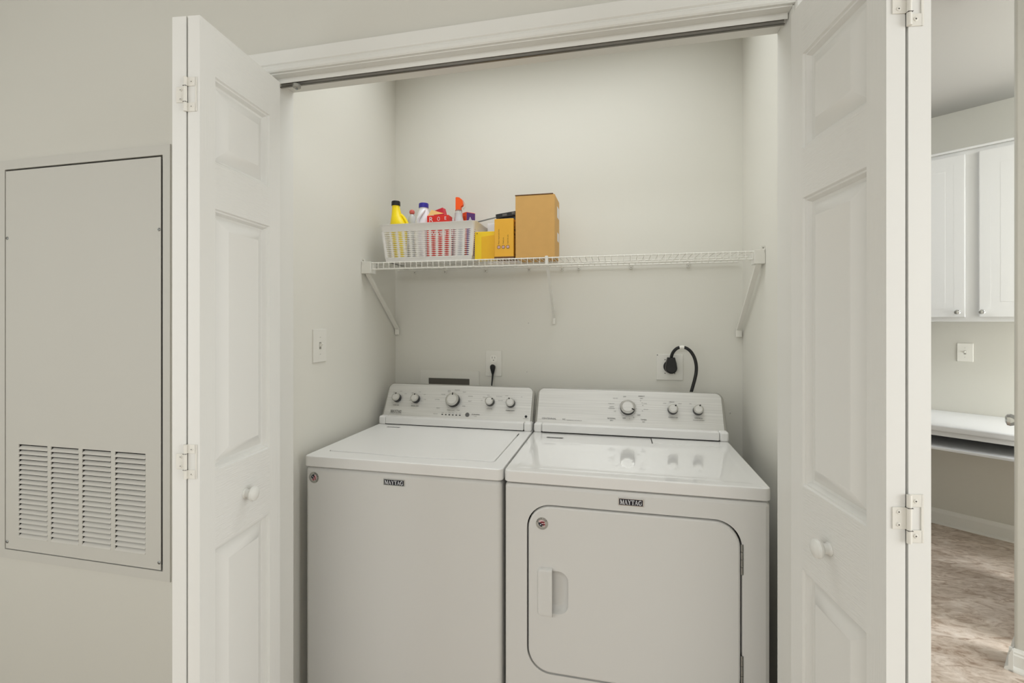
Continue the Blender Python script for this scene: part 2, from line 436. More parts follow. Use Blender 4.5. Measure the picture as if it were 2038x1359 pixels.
def bifold(name, ox, oy, yaw, sg, label, knob_y):
    """sg = +1: the folded pair stacks towards +x (right side), -1: towards -x"""
    M = Matrix.Translation((ox, oy, 0)) @ Matrix.Rotation(yaw, 4, 'Z')
    t = thing(name, (ox, oy, 0.0), label, 'door', kind='structure')
    ln = 0.2905
    for k, (a, c) in enumerate(((0.0, 0.028), (0.0325, 0.0655))):
        b = MB(M); leaf(b, sg, sg * a, sg * c, ln, face=k)
        lf = b.build('leaf', [M_door, M_rail, M_stile], t)
        if k == 0:
            kb = MB(M @ frame((0, knob_y, 0.933), (0, 1, 0), (0, 0, 1)) if sg < 0 else M @ frame((0, knob_y, 0.933), (0, -1, 0), (0, 0, 1)))
            kb.lathe([(0.0125, 0.0002), (0.0125, 0.002), (0.0095, 0.005), (0.0095, 0.012), (0.012, 0.015), (0.0165, 0.018), (0.0180, 0.022), (0.0165, 0.027), (0.010, 0.0305), (0.003, 0.0315)], 28)
            kb.build('knob', M_trim, lf, label='round white knob')
    for zc in (1.0545, 1.856, 0.25):
        hinge_mb(M, sg, zc).build('hinge', [M_hinge, M_screw], t)
    # pivot pins into the track
    b = MB(M)
    b.tube([(sg * 0.014, ln - 0.02, 2.027), (sg * 0.014, ln - 0.02, 2.036)], 0.004, 10)
    b.tube([(sg * 0.049, ln - 0.02, 2.027), (sg * 0.049, ln - 0.02, 2.036)], 0.004, 10)
    b.tube([(sg * 0.049, ln - 0.02, 0.0), (sg * 0.049, ln - 0.02, 0.021)], 0.004, 10)
    b.build('pivot_pin', M_zinc, t)
    return t
bifold('door_1', -0.889, 0.850, math.atan2(0.0386, 0.352), -1, 'white six panel style bifold door folded open on the left, beside the vented access panel', 0.147)
bifold('door_2', 0.4085, 0.8445, math.atan2(0.05, 0.352), 1, 'white panelled bifold door folded open on the right, beside the kitchen view', 0.150)
t = thing('guide_wheel', (-0.897, 1.188, 2.030), 'small grey guide wheel hanging from the closet door track at its left end', 'wheel')
b = MB(); b.lathe([(0.008, 2.034), (0.011, 2.036), (0.011, 2.044), (0.008, 2.046)], 20, 0, Matrix.Translation((-0.905, 1.1885, 0))); b.build('wheel', M_grey, t)
b = MB(); b.tube([(-0.905, 1.1885, 2.030), (-0.905, 1.1885, 2.0575)], 0.003, 10); b.build('pin', M_zinc, t)

# ================================================================ ACCESS PANEL WITH RETURN GRILLE
t = thing('access_panel', (-1.66, 1.155, 0.58), 'painted metal access panel with return air grille, set in the wall left of the closet', 'access panel')
b = MB(FY(1.155))
b.plate(rect(-2.011, -1.311, 0.578, 1.893), [rect(-1.982, -1.338, 0.607, 1.863)], 0.0002, 0.0045)
b.build('frame', M_panel, t)
cols = [(-1.921, -1.797), (-1.782, -1.667), (-1.652, -1.537), (-1.5205, -1.4035)]
cols = [(a, c) for a, c in cols]
b = MB(FY(1.155))
b.plate(rect(-1.979, -1.346, 0.610, 1.8575), [rect(a, c, 0.652, 0.9575) for a, c in cols], 0.001, 0.0035)
pd = b.build('door_panel', M_panel, t)
for a, c in cols:
    b = MB(FY(1.155)); nb = 19; p = (0.9575 - 0.652) / nb
    for i in range(nb):
        zt = 0.9575 - i * p
        # curved blade: bottom edge swings out, top edge sits inside
        pf = [(-0.0045, zt - 0.0056), (-0.001, zt - 0.0078), (0.0025, zt - 0.0110), (0.0055, zt - 0.0158), (0.0047, zt - 0.0164), (0.0015, zt - 0.0122), (-0.002, zt - 0.0090), (-0.0052, zt - 0.0066)]
        nn = len(pf)
        b.add([(a, z, w_) for w_, z in pf] + [(c, z, w_) for w_, z in pf], [(q, (q + 1) % nn, nn + (q + 1) % nn, nn + q) for q in range(nn)] + [tuple(range(nn)), tuple(nn + q for q in range(nn))])
    b.build('grille', M_louver, t, label='one column of angled vent blades')
b = MB(); b.box(-1.984, -1.336, 1.185, 1.187, 0.606, 1.864); b.build('filter', M_gap, t, label='dark backing sheet behind the grille')  # dark sheet added to paint the shaded duct behind the blades
for x, z in ((-1.352, 1.638), (-1.972, 1.636), (-1.352, 0.632), (-1.972, 0.632)):
    b = MB(FY(1.1515)); b.lathe([(0.0052, 0), (0.0052, 0.001), (0.003, 0.0026)], 14, 0, Matrix.Translation((x, z, 0)))
    b.box(x - 0.003, x + 0.003, z - 0.0005, z + 0.0005, 0.0027, 0.003, 1)
    b.build('screw', [M_zinc, M_gap], t)

# ================================================================ WASHER AND DRYER
TZ = 0.914
CA = Vector((0, 1.905, 0.945)); CV = Vector((0, 0.46031716, 0.88775453))
CM = frame(CA, (1, 0, 0), CV)           # console face: local x = world x, y up the slope, z outwards

def badge(b, x0, x1, z0, z1, M, rim=0, face=1, ink=2):
    b.rslab(x0, x1, z0, z1, 0.0008, 0, 0.0028, 0.0008, rim, M, 3)
    b.rslab(x0 + 0.0025, x1 - 0.0025, z0 + 0.0022, z1 - 0.0022, 0.0005, 0.0027, 0.0031, 0.0002, face, M, 2)
    maytag(b, (x0 + x1) / 2, (z0 + z1) / 2, (x1 - x0) - 0.010, (z1 - z0) - 0.0085, ink, M @ Matrix.Translation((0, 0, 0.0033)))
def maytag(b, cx, cy, W, H, mi, M):
    """bold bracketed serif capitals drawn stroke by stroke on a unit grid, letters M A Y T A G"""
    def seg(p, q, w0, w1=None):
        w1 = w1 or w0
        return [(p[0] - w0 / 2, p[1]), (p[0] + w0 / 2, p[1]), (q[0] + w1 / 2, q[1]), (q[0] - w1 / 2, q[1])]
    def ser(x, y, w=0.34): return [(x - w / 2, y), (x + w / 2, y), (x + w / 2, y + 0.08), (x - w / 2, y + 0.08)]
    G = {}
    G['M'] = (1.15, [seg((.16, 0), (.16, 1), .09), seg((.60, 0), (.22, 1), .2, .22), seg((.56, 0), (.94, 1), .07), seg((.96, 0), (.96, 1), .2), ser(.16, 0, .3), ser(.16, .92, .3), ser(.96, 0), ser(.96, .92)])
    G['A'] = (.98, [seg((.14, 0), (.46, 1), .08), seg((.80, 0), (.46, 1), .22, .14), ser(.14, 0, .3), ser(.80, 0, .38), [(.24, .30), (.68, .30), (.66, .38), (.27, .38)]])
    G['Y'] = (.96, [seg((.46, .45), (.16, 1), .2), seg((.46, .45), (.82, 1), .1, .08), seg((.47, 0), (.47, .48), .2), ser(.47, 0, .4), ser(.17, .92, .36), ser(.81, .92, .28)])
    G['T'] = (.90, [seg((.44, 0), (.44, 1), .2), ser(.44, 0, .4), [(.04, .91), (.84, .91), (.84, 1), (.04, 1)], [(.04, .72), (.10, .72), (.12, .95), (.04, .95)], [(.78, .72), (.84, .72), (.84, .95), (.76, .95)]])
    arc = []
    for k in range(17):
        a = R(48 + 262 * k / 16); ri, ro = (.36, .50)
        wv = 0.5 + 0.5 * math.cos(a - math.pi)
        arc.append((a, .50, .50 - .07 - .15 * wv))
    gp = [(.50 + ro * math.cos(a) * .92, .50 + ro * math.sin(a)) for a, ro, ri in arc]; gi = [(.50 + ri * math.cos(a) * .92, .50 + .5 * math.sin(a) * (1 - .13 / .5)) for a, ro, ri in arc]
    GQ = [[gp[i], gp[i + 1], gi[i + 1], gi[i]] for i in range(16)]
    G['G'] = (1.0, GQ + [seg((.80, .06), (.80, .42), .18), ser(.80, .38, .34), [(.78, .66), (.84, .66), (.84, .95), (.80, .90)]])
    tot = sum(G[c][0] for c in 'MAYTAG'); sx = W / tot; x = cx - W / 2
    for c in 'MAYTAG':
        wd, Q = G[c]
        for q in Q: b.add([(x + p[0] * sx, cy + (p[1] - .5) * H, 0) for p in q], [tuple(range(len(q)))], mi, M)
        x += wd * sx

def sticker(b, cx, cz, r, M, rot):
    """round silver sticker: arched lettering over a navy map shape with a star and red and white flag stripes"""
    T = M @ Matrix.Translation((cx, cz, 0)) @ Matrix.Rotation(rot, 4, 'Z')
    b.rings([[(p[0], p[1], 0.0001) for p in circ(0, 0, r)], [(p[0], p[1], 0.0006) for p in circ(0, 0, r)], [(p[0], p[1], 0.0009) for p in circ(0, 0, r * .96)]], 0, T)
    z = 0.0012
    for i, ch in enumerate('AMERICA'):
        a = R(62 - i * 20.5)
        b.text(ch, r * .40, T @ Matrix.Rotation(a, 4, 'Z') @ Matrix.Translation((0, r * .80, z)), 1)
    st = lambda y0, y1, x0, x1, mi, zz: b.add([(x0, y0, zz), (x1, y0 - .05 * r, zz), (x1, y1 - .05 * r, zz), ((x0 + x1) / 2, y1 + .05 * r, zz), (x0, y1, zz)], [(0, 1, 2, 3, 4)], mi, T)
    st(.30 * r, .50 * r, -.42 * r, .32 * r, 3, z); st(.12 * r, .30 * r, -.25 * r, .46 * r, 2, z)
    st(-.06 * r, .12 * r, -.15 * r, .50 * r, 3, z); st(-.24 * r, -.06 * r, .05 * r, .48 * r, 2, z); st(-.45 * r, -.24 * r, .15 * r, .40 * r, 3, z)
    mp = [(-.60, .10), (-.46, .26), (-.30, .16), (-.12, .12), (.02, -.10), (.22, -.18), (.30, -.38), (.12, -.30), (-.02, -.26), (-.06, -.50), (-.24, -.44), (-.40, -.34), (-.52, -.12)]
    b.add([(p[0] * r, p[1] * r, z + .0003) for p in mp], [tuple(range(len(mp)))], 1, T)
    s = []
    for k in range(10):
        a = R(90 + 36 * k); q = .14 * r if k % 2 == 0 else .06 * r; s.append((-.24 * r + q * math.cos(a), -.12 * r + q * math.sin(a), z + .0006))
    b.add(s, [tuple(range(10))], 4, T)
    L0 = circ(0, 0, r * .82); L1 = circ(0, 0, r * .79)
    for k in range(14, 23): b.add([(L0[k][0], L0[k][1], z), (L0[(k + 1) % 24][0], L0[(k + 1) % 24][1], z), (L1[(k + 1) % 24][0], L1[(k + 1) % 24][1], z), (L1[k][0], L1[k][1], z)], [(0, 1, 2, 3)], 5, T)

def knob_dial(x, v, r, ptr, parent):
    """metal faced dial with dark skirt; ptr = pointer angle in degrees, 90 is up"""
    T = CM @ Matrix.Translation((x, v, 0.0062))
    b = MB()
    b.lathe([(r * 1.0, 0.0), (r * 1.0, 0.008), (r * .96, 0.016), (r * .93, 0.0205)], 36, 1, T)          # dark skirt
    b.lathe([(r * .96, 0.0200), (r * .97, 0.0220), (r * .90, 0.0240), (r * .80, 0.0245)], 36, 0, T)     # bright ring
    L = [[(q * math.cos(2 * math.pi * k / 36), q * math.sin(2 * math.pi * k / 36), z) for k in range(36)] for q, z in ((r * .80, .0246), (r * .74, .0228), (r * .71, .0228), (r * .68, .0247))]
    b.rings(L[:2], 1, T, False); b.rings(L[1:3], 1, T, False); b.rings(L[2:], 2, T, True)
    a = R(ptr); d = T @ Matrix.Rotation(a, 4, 'Z')
    b.box(r * .60, r * .96, -0.0022, 0.0022, 0.0230, 0.0256, 3, 0.0006, 1, d)
    return b.build('dial', [M_ring, M_black, M_steel, M_black], parent)

def tick_ring(b, x, v, r, angs, mi=0, ln=0.0035):
    for a in angs:
        d = CM @ Matrix.Translation((x, v, 0.0072)) @ Matrix.Rotation(R(a), 4, 'Z')
        b.add([(r, -0.0003, 0), (r + ln, -0.0003, 0), (r + ln, 0.0003, 0), (r, 0.0003, 0)], [(0, 1, 2, 3)], mi, d)
def arc_ring(b, x, v, r, a0, a1, mi=0):
    n = 24; P = []
    for k in range(n + 1):
        a = R(a0 + (a1 - a0) * k / n); P.append((x + r * math.cos(a), v + r * math.sin(a), 0.0072))
    for k in range(n + 1):
        a = R(a1 + (a0 - a1) * k / n); P.append((x + (r - .0005) * math.cos(a), v + (r - .0005) * math.sin(a), 0.0072))
    m = n + 1
    b.add(P, [(k, k + 1, 2 * m - 2 - k, 2 * m - 1 - k) for k in range(n)], mi, CM)

def console(t, x0, x1):
    """sloping control panel: white body, grey rim, brushed plate"""
    b = MB()
    # body profile in (y, z), extruded along x with rounded upper corners via the plate shapes below
    b.rslab(x0 + 0.003, x1 - 0.003, -0.030, 0.150, 0.026, -0.030, -0.0035, 0.004, 0, CM, 8, True)
    b.box(x0 + 0.006, x1 - 0.006, 1.925, 1.980, TZ - 0.002, 0.960, 0, 0.006)
    b.box(x0 + 0.020, x1 - 0.020, 1.972, 2.035, TZ - 0.002, 1.030, 0, 0.008)
    # lower white apron in front with its end caps
    b.box(x0 + 0.036, x1 - 0.034, 1.872, 1.935, TZ + 0.0035, TZ + 0.034, 0, 0.003)
    b.box(x0 + 0.002, x0 + 0.035, 1.873, 1.94, TZ - 0.001, TZ + 0.036, 0, 0.008)
    b.box(x1 - 0.033, x1 - 0.000, 1.873, 1.94, TZ - 0.001, TZ + 0.036, 0, 0.008)
    b.box(x0 + 0.030, x1 - 0.030, 1.878, 1.93, TZ + 0.0002, TZ + 0.004, 1)
    c = b.build('console', [M_enamel, M_gap], t)
    b = MB()
    b.rslab(x0 + 0.001, x1 - 0.001, -0.022, 0.1545, 0.030, -0.010, 0.002, 0.005, 0, CM, 10)
    b.build('rim', M_grey, c, label='grey rim of the control panel')
    b = MB()
    b.rslab(x0 + 0.010, x1 - 0.010, -0.020, 0.1475, 0.022, 0.001, 0.0062, 0.0022, 0, CM, 10)
    b.build('control_plate', M_steel, c, label='brushed silver control plate')
    return c

# ---------------- washer
wx0, wx1, wy = -1.0215, -0.3405, 1.38
t = thing('washing_machine', ((wx0 + wx1) / 2, 1.70, 0), 'white top-loading washing machine with flat lid, left of the dryer', 'washing machine')
b = MB()
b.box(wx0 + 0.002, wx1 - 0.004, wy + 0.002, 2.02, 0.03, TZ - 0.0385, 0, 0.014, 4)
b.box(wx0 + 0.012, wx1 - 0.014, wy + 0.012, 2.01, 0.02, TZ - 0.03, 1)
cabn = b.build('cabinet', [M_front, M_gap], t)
b = MB(FY(wy + 0.002)); sticker(b, -0.991 + 0.004, 0.8415, 0.0185, Matrix.Identity(4), R(-75))
b.build('round_sticker', [M_foil, M_navy, M_stripe, M_pink, M_white, M_inkg], cabn, label='round silver flag sticker, turned on its side')
b = MB(FY(wy + 0.002)); badge(b, -0.7335, -0.6600, 0.8365, 0.8575, Matrix.Identity(4))
b.build('badge', [M_chrome, M_badge, M_white], cabn, label='black and silver maker badge')
for x in (wx0 + 0.06, wx1 - 0.06):
    for y in (1.45, 1.95):
        b = MB(); b.lathe([(0.02, 0), (0.02, 0.012), (0.01, 0.014), (0.01, 0.035)], 14, 0, Matrix.Translation((x, y, 0))); b.build('foot', M_black, t)
# top with lid opening
FZ = frame((0, 0, TZ), (1, 0, 0), (0, 1, 0))
lid = [(-0.380, 1.832), (-0.965, 1.832)]
lidp = []
def lid_outline(ins=0.0):
    x0, x1, y0, y1 = -0.975 + ins, -0.382 - ins, 1.442 + ins, 1.838 - ins
    P = []
    for cx, cy, a in ((x1 - .018, y1 - .012, 0), (x0 + .018, y1 - .012, 90)):
        for k in range(5):
            tt = R(a + 90 * k / 4); P.append((cx + .018 * math.cos(tt), cy + .012 * math.sin(tt)))
    for k in range(5):
        tt = R(180 + 90 * k / 4); P.append((x0 + .014 + .014 * math.cos(tt), y0 + .014 + .014 * math.sin(tt)))
    for k in range(1, 20):
        s_ = k / 20; x = x0 + .02 + (x1 - x0 - .04) * s_
        g = max(0, 1 - ((s_ - .5) / .32) ** 2); P.append((x, y0 - 0.010 * g * g))
    for k in range(5):
        tt = R(270 + 90 * k / 4); P.append((x1 - .014 + .014 * math.cos(tt), y0 + .014 + .014 * math.sin(tt)))
    return P
b = MB()
ol = rr(wx0, wx1, wy - 0.004, 2.03, 0.016, 6)
b.plate(rr(wx0, wx1, wy - 0.004, 2.03, 0.016, 6, 0.004), [lid_outline()], -0.006, 0.0, 0, FZ)
b.rings([[(p[0], p[1], w_) for p in rr(wx0, wx1, wy - 0.004, 2.03, 0.016, 6, i_)] for i_, w_ in ((0.002, -0.035), (0, -0.033), (0, -0.005), (0.0012, -0.0015), (0.004, 0.0))], 0, FZ, False)
b.rings([[(p[0], p[1], w_) for p in rr(wx0, wx1, wy - 0.004, 2.03, 0.016, 6, i_)] for i_, w_ in ((0.03, -0.035), (0.002, -0.035))], 0, FZ, False)
b.plate(lid_outline(-0.004), [], -0.02, -0.006, 0, FZ)
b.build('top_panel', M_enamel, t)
b = MB()
b.rings([[(p[0], p[1], w_) for p in lid_outline(i_)] for i_, w_ in ((0.0022, -0.006), (0.0022, 0.0000), (0.0035, 0.0022), (0.007, 0.0028))], 0, FZ)
ld = b.build('lid', M_enamel, t)
b = MB(FZ); T0 = Matrix.Translation((0, 0, 0.0029))
b.add([(-0.950, 1.812, 0), (-0.893, 1.812, 0), (-0.890, 1.824, 0), (-0.947, 1.824, 0)], [(0, 1, 2, 3)], 0, T0)
b.text('WARNING', 0.009, T0 @ Matrix.Translation((-0.922, 1.818, 0.0003)), 1)
b.build('warning_label', [M_inkg, M_white], ld, label='narrow dark label strip on the lid')
b = MB(FZ); b.box(-0.3845, -0.3822, 1.795, 1.826, -0.004, 0.0015, 0); b.build('hinge_slot', M_gap, ld)
c = console(t, wx0 + 0.0005, wx1 - 0.001)
for x, v, r, a in ((-0.960, 0.0835, 0.0190, 93), (-0.8705, 0.0825, 0.0190, 92), (-0.6965, 0.0820, 0.0300, 90), (-0.5310, 0.0820, 0.0190, 30), (-0.4405, 0.0795, 0.0190, 108)):
    knob_dial(x, v - 0.004, r, a, c)
b = MB()
def lab(s, x, v, size, mi=0, align='CENTER', sx=1.0): b.text(s, size, CM @ Matrix.Translation((x, v, 0.0073)), mi, align, sx)
maytag(b, -0.9535, 0.0195, 0.052, 0.0125, 0, CM @ Matrix.Translation((0, 0, 0.0073)))
lab('COMMERCIAL TECHNOLOGY', -0.9545, 0.0085, 0.0045, 1)
lab('LOAD SIZE', -0.960, 0.048, 0.0060); lab('WATER TEMP', -0.8705, 0.047, 0.0060)
lab('OPTIONS', -0.531, 0.048, 0.0060, 1); lab('FABRIC SOFT', -0.4405, 0.044, 0.0065)
for x, v in ((-.982, .106), (-.950, .112), (-.925, .101), (-.894, .106), (-.860, .112), (-.834, .100), (-.897, .072), (-.829, .078)): lab('LOW', x, v, 0.0045, 1)
for s, x, v in (('NORMAL', -.622, .100), ('HEAVY', -.622, .078), ('BULKY', -.652, .118), ('RINSE', -.646, .055), ('DELICATE', -.686, .126), ('COTTON', -.772, .080), ('WHITES', -.748, .104), ('SHEETS', -.760, .042), ('POWER WASH', -.702, .035), ('SOAK', -.668, .036)): lab(s, x, v, 0.0052, 1)
lab('PREWASH', -.768, .016, 0.0045, 1)
for k in range(6):
    x = -0.7365 + k * 0.0158
    b.add([(p[0], p[1], 0.0073) for p in rr(x - .0038, x + .0038, 0.0148 - .0022, 0.0148 + .0022, .0018, 3)], [tuple(range(16))], 0, CM)
    lab(('SENSE', 'FILL', 'WASH', 'RINSE', 'SPIN', 'DONE')[k], x, 0.0225, 0.0036, 1)
lab('DURASPIN', -0.588, 0.0205, 0.0075); lab('SYSTEM', -0.588, 0.0125, 0.0038, 1)
for s, x, v in (('NONE', -.560, .098), ('COLD', -.543, .108), ('EXTRA RINSE', -.494, .104), ('2ND RINSE', -.487, .086), ('WARM', -.462, .108), ('OFF', -.397, .105), ('ON', -.570, .084)): lab(s, x, v, 0.0042, 1)
b.add([(p[0], p[1], .0073) for p in circ(-.371, .022, .0055)], [tuple(range(24))], 0, CM); lab('WARRANTY', -.371, .0125, .0042, 1)
arc_ring(b, -0.6965, 0.078, 0.0345, -200, 20, 1); tick_ring(b, -0.6965, 0.078, 0.034, range(-150, 210, 30), 1)
b.rings([[(x, v, .0074) for x, v in rect(-.728, -.718, .116, .124)], [(x, v, .0074) for x, v in rect(-.727, -.719, .117, .123)]], 1, CM, False)
b.build('print', [M_ink, M_inkg], c)
b = MB(); b.lathe([(0.0090, 0), (0.0090, 0.002), (0.0075, 0.0030)], 28, 0, CM @ Matrix.Translation((-0.6245, 0.0185, 0.0062))); b.build('start_button', M_inkg, c, label='round grey button')

# ---------------- dryer
dx0, dx1, dy = -0.3355, 0.4010, 1.38
t = thing('clothes_dryer', ((dx0 + dx1) / 2, 1.70, 0), 'white front-loading clothes dryer with side-hinged door, right of the washing machine', 'dryer')
FM = FY(dy)
DX0, DX1, DZ0, DZ1, DR = -0.2655, 0.3285, 0.318, 0.8185, 0.072
b = MB()
front = rr(dx0 + .002, dx1 - .002, 0.03, TZ - .0385, .012, 5)
b.plate(rr(dx0 + .002, dx1 - .002, 0.03, TZ - .0385, .012, 5, .012), [rr(DX0, DX1, DZ0, DZ1, DR, 10)], -.022, 0, 0, FM, hole_mi=0)
b.rings([[(p[0], p[1], w_) for p in rr(dx0 + .002, dx1 - .002, 0.03, TZ - .0385, .012, 5, i_)] for i_, w_ in ((0, -.64), (0, -.012), (.0035, -.0035), (.012, 0))], 0, FM, False)
b.plate(rr(DX0 - .002, DX1 + .002, DZ0 - .002, DZ1 + .002, DR, 10), [], -.024, -.021, 1, FM)
b.plate(rr(dx0 + .002, dx1 - .002, 0.03, TZ - .0385, .012, 5), [], -.642, -.64, 0, FM, back=True)
b.box(dx0 + .012, dx1 - .012, dy + .03, 2.0, .02, TZ - .03, 1)
cabn = b.build('cabinet', [M_front, M_gap], t)
b = MB(FM); badge(b, 0.0005, 0.0710, 0.8355, 0.8575, Matrix.Identity(4)); b.build('badge', [M_chrome, M_badge, M_white], cabn, label='navy and silver maker badge')
for x in (dx0 + 0.06, dx1 - 0.06):
    for y in (1.45, 1.95):
        b = MB(); b.lathe([(0.02, 0), (0.02, 0.012), (0.01, 0.014), (0.01, 0.035)], 14, 0, Matrix.Translation((x, y, 0))); b.build('foot', M_black, t)
# door slab with pocket
g = 0.0042
b = MB()
ex0, ex1, ez0, ez1 = DX0 + g, DX1 - g, DZ0 + g, DZ1 - g
pock = rr(-0.224, -0.1415, 0.500, 0.626, 0.030, 8)
b.plate(rr(ex0, ex1, ez0, ez1, DR - g, 10, .006), [pock], -.001, .002, 0, FM)
b.rings([[(p[0], p[1], w_) for p in rr(ex0, ex1, ez0, ez1, DR - g, 10, i_)] for i_, w_ in ((0, -.020), (0, -.004), (.0018, .0002), (.006, .002))], 0, FM, False)
b.rings([[(p[0], p[1], w_) for p in rr(-0.224, -0.1415, 0.500, 0.626, 0.030, 8, i_)] for i_, w_ in ((0, .002), (.0015, -.002), (.006, -.009), (.014, -.014), (.02, -.0155))], 0, FM, True)
dr = b.build('door', M_front, t)
b = MB()
# raised grip: rounded on its left, sheer on its right where the pocket opens
def grip(ins):
    x0, x1, y0, y1, r = -0.2335 + ins, -0.1885, 0.490 + ins, 0.634 - ins, max(.014 - ins, .002); P = [(x1, y1)]
    for cx, cy, a in ((x0 + r, y1 - r, 90), (x0 + r, y0 + r, 180)):
        for k in range(7): P.append((cx + r * math.cos(R(a + 15 * k)), cy + r * math.sin(R(a + 15 * k))))
    P.append((x1, y0)); return P
b.rings([[(p[0], p[1], w_) for p in grip(i_)] for i_, w_ in ((0, .0018), (.001, .006), (.004, .011), (.010, .0135))], 0, FM)
b.build('handle', M_front, dr, label='raised white grip beside a scooped pocket')
b = MB(FM); sticker(b, -0.2195, 0.7625, 0.0185, Matrix.Translation((0, 0, .002)), R(8)); b.build('round_sticker', [M_foil, M_navy, M_stripe, M_pink, M_white, M_inkg], dr, label='round silver flag sticker')
for z0, z1 in ((0.674, 0.757), (0.345, 0.455)):
    b = MB()
    for k in range(4):
        a = z0 + (z1 - z0) * k / 4
        b.tube([(DX1 - .0005, dy + 0.001, a + .0006), (DX1 - .0005, dy + 0.001, z0 + (z1 - z0) * (k + 1) / 4 - .0006)], .0040, 12)
    b.build('hinge', M_zinc, t, label='bare metal hinge barrel')
# top
b = MB()
b.rings([[(p[0], p[1], w_) for p in rr(dx0, dx1, dy - .004, 2.03, .018, 6, i_)] for i_, w_ in ((.03, -.035), (.002, -.035), (0, -.033), (0, -.006), (.0015, -.002), (.006, 0), (.03, .0), (.036, -.0012), (.05, -.0012))], 0, FZ)
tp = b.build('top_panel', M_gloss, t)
b = MB(FZ); T0 = Matrix.Translation((0, 0, .0002))
b.add([(-0.270, 1.797, 0), (-0.207, 1.797, 0), (-0.204, 1.808, 0), (-0.267, 1.808, 0)], [(0, 1, 2, 3)], 0, T0)
b.text('WARNING', 0.008, T0 @ Matrix.Translation((-0.237, 1.8025, 0.0003)), 1)
b.build('warning_label', [M_inkg, M_white], tp, label='narrow dark label strip')
b = MB(FZ); b.rslab(0.125, 0.372, 1.797, 1.872, .003, -.0012, .0002, .0006, 0, Matrix.Identity(4), 3); ll = b.build('lint_lid', M_gloss, t, label='flat lint filter lid at the rear')
b = MB(FZ); b.box(0.1215, 0.1240, 1.797, 1.868, -.0012, .0004); b.build('lid_gap', M_gap, ll)
c = console(t, dx0 + 0.001, dx1 + 0.0005)
for x, v, r, a in ((0.0375, 0.0790, 0.0290, -28), (0.2085, 0.0790, 0.0190, 48), (0.3015, 0.0800, 0.0190, 66)):
    knob_dial(x, v - 0.004, r, a, c)
b = MB()
lab('CENTENNIAL', -0.2745, 0.0180, 0.0098, 0); lab('HC', -0.2135, 0.0178, 0.0090, 0); lab('COMMERCIAL TECHNOLOGY', -0.172, 0.0150, 0.0046, 1)
lab('TEMPERATURE', 0.2085, 0.0445, 0.0055, 0); lab('WRINKLE', 0.3015, 0.046, 0.0068, 0); lab('PREVENT OPTION', 0.3015, 0.0375, 0.0050, 1)
lab('NORMAL', -0.0250, 0.0300, 0.0080); lab('DRY', -0.0250, 0.0215, 0.0065); lab('TIMED', 0.098, 0.0300, 0.0080); lab('DRY', 0.098, 0.0215, 0.0055, 1)
lab('HEAVY', 0.092, 0.126, 0.0080); lab('DRY', 0.092, 0.1165, 0.0065)
lab('OFF', 0.026, 0.122, 0.0070); lab('OFF', 0.080, 0.048, 0.0075); lab('OFF', 0.024, 0.033, 0.0070)
for s, x, v in (('LESS DRY', -.010, .114), ('MORE DRY', -.026, .091), ('ENERGY', -.024, .078), ('PREFERRED', -.025, .071), ('LESS', -.012, .060), ('COOL', .106, .096), ('DOWN', .108, .072), ('60', .088, .107), ('50', .094, .098), ('40', .096, .088), ('30', .094, .066), ('20', .060, .038), ('10', .044, .032)): lab(s, x, v, 0.0050, 1)
for s, x, v in (('LOW', .180, .100), ('MEDIUM', .207, .107), ('HIGH', .237, .101), ('ON', .276, .102)): lab(s, x, v, 0.0052, 1)
arc_ring(b, 0.0375, 0.075, 0.0335, 60, 190, 1); arc_ring(b, 0.0375, 0.075, 0.0335, -150, 40, 1); tick_ring(b, 0.0375, 0.075, 0.033, range(-140, 60, 20), 1)
b.build('print', [M_ink, M_inkg], c)

# ================================================================ CLOSET WALL FITTINGS
BY = 2.115
t = thing('washer_outlet_box', (-0.78, BY, 0.93), 'white recessed laundry outlet box in the back wall behind the washing machine', 'outlet box')
b = MB(FY(BY)); b.plate(rr(-0.926, -0.6335, 0.930, 1.1285, .004, 3), [rect(-0.888, -0.679, 0.965, 1.0925)], .0003, .004); b.build('frame', M_plate, t)
b = MB(FY(BY)); b.plate(rect(-0.888, -0.679, 0.965, 1.0925), [rect(-0.886, -0.681, 0.967, 1.0905)], .0004, .0030)
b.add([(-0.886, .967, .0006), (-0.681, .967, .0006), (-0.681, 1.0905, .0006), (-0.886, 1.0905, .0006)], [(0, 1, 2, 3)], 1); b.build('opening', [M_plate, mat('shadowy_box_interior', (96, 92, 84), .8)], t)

t = thing('wall_outlet', (-0.563, BY, 1.106), 'white duplex wall outlet above the washing machine, with a slim black plug in it', 'outlet')
b = MB(FY(BY)); b.rslab(-0.6015, -0.5245, 1.1065, 1.2265, .003, .0002, .0055, .0025, 0, None, 3); b.build('cover_plate', M_plate, t)
for zc in (1.1885, 1.1475):
    b = MB(FY(BY - .0055)); b.plate(rr(-0.5785, -0.5475, zc - .0165, zc + .0165, .012, 6), [], 0, .0012)
    b.box(-0.5700, -0.5685, zc + .001, zc + .009, .0012, .0016, 1); b.box(-0.5575, -0.5560, zc + .001, zc + .009, .0012, .0016, 1)
    b.plate(circ(-0.563, zc - .0075, .0022, 10), [], .0012, .0016, 1); b.build('receptacle', [M_recept, M_gap], t)
t = thing('power_cord', (-0.5633, BY - .01, 1.03), 'slim black power cord with molded plug hanging behind the washing machine', 'power cord')
b = MB(); b.tube([(-0.563, BY - .007, 1.149), (-0.563, BY - .013, 1.149)], [.008, .0105], 14)
b.tube([(-0.563, BY - .019, 1.160), (-0.563, BY - .021, 1.156), (-0.563, BY - .021, 1.146), (-0.563, BY - .020, 1.124), (-0.563, BY - .020, 1.117)], [.008, .0125, .0125, .0068, .0045], 14); b.build('plug', M_black, t)
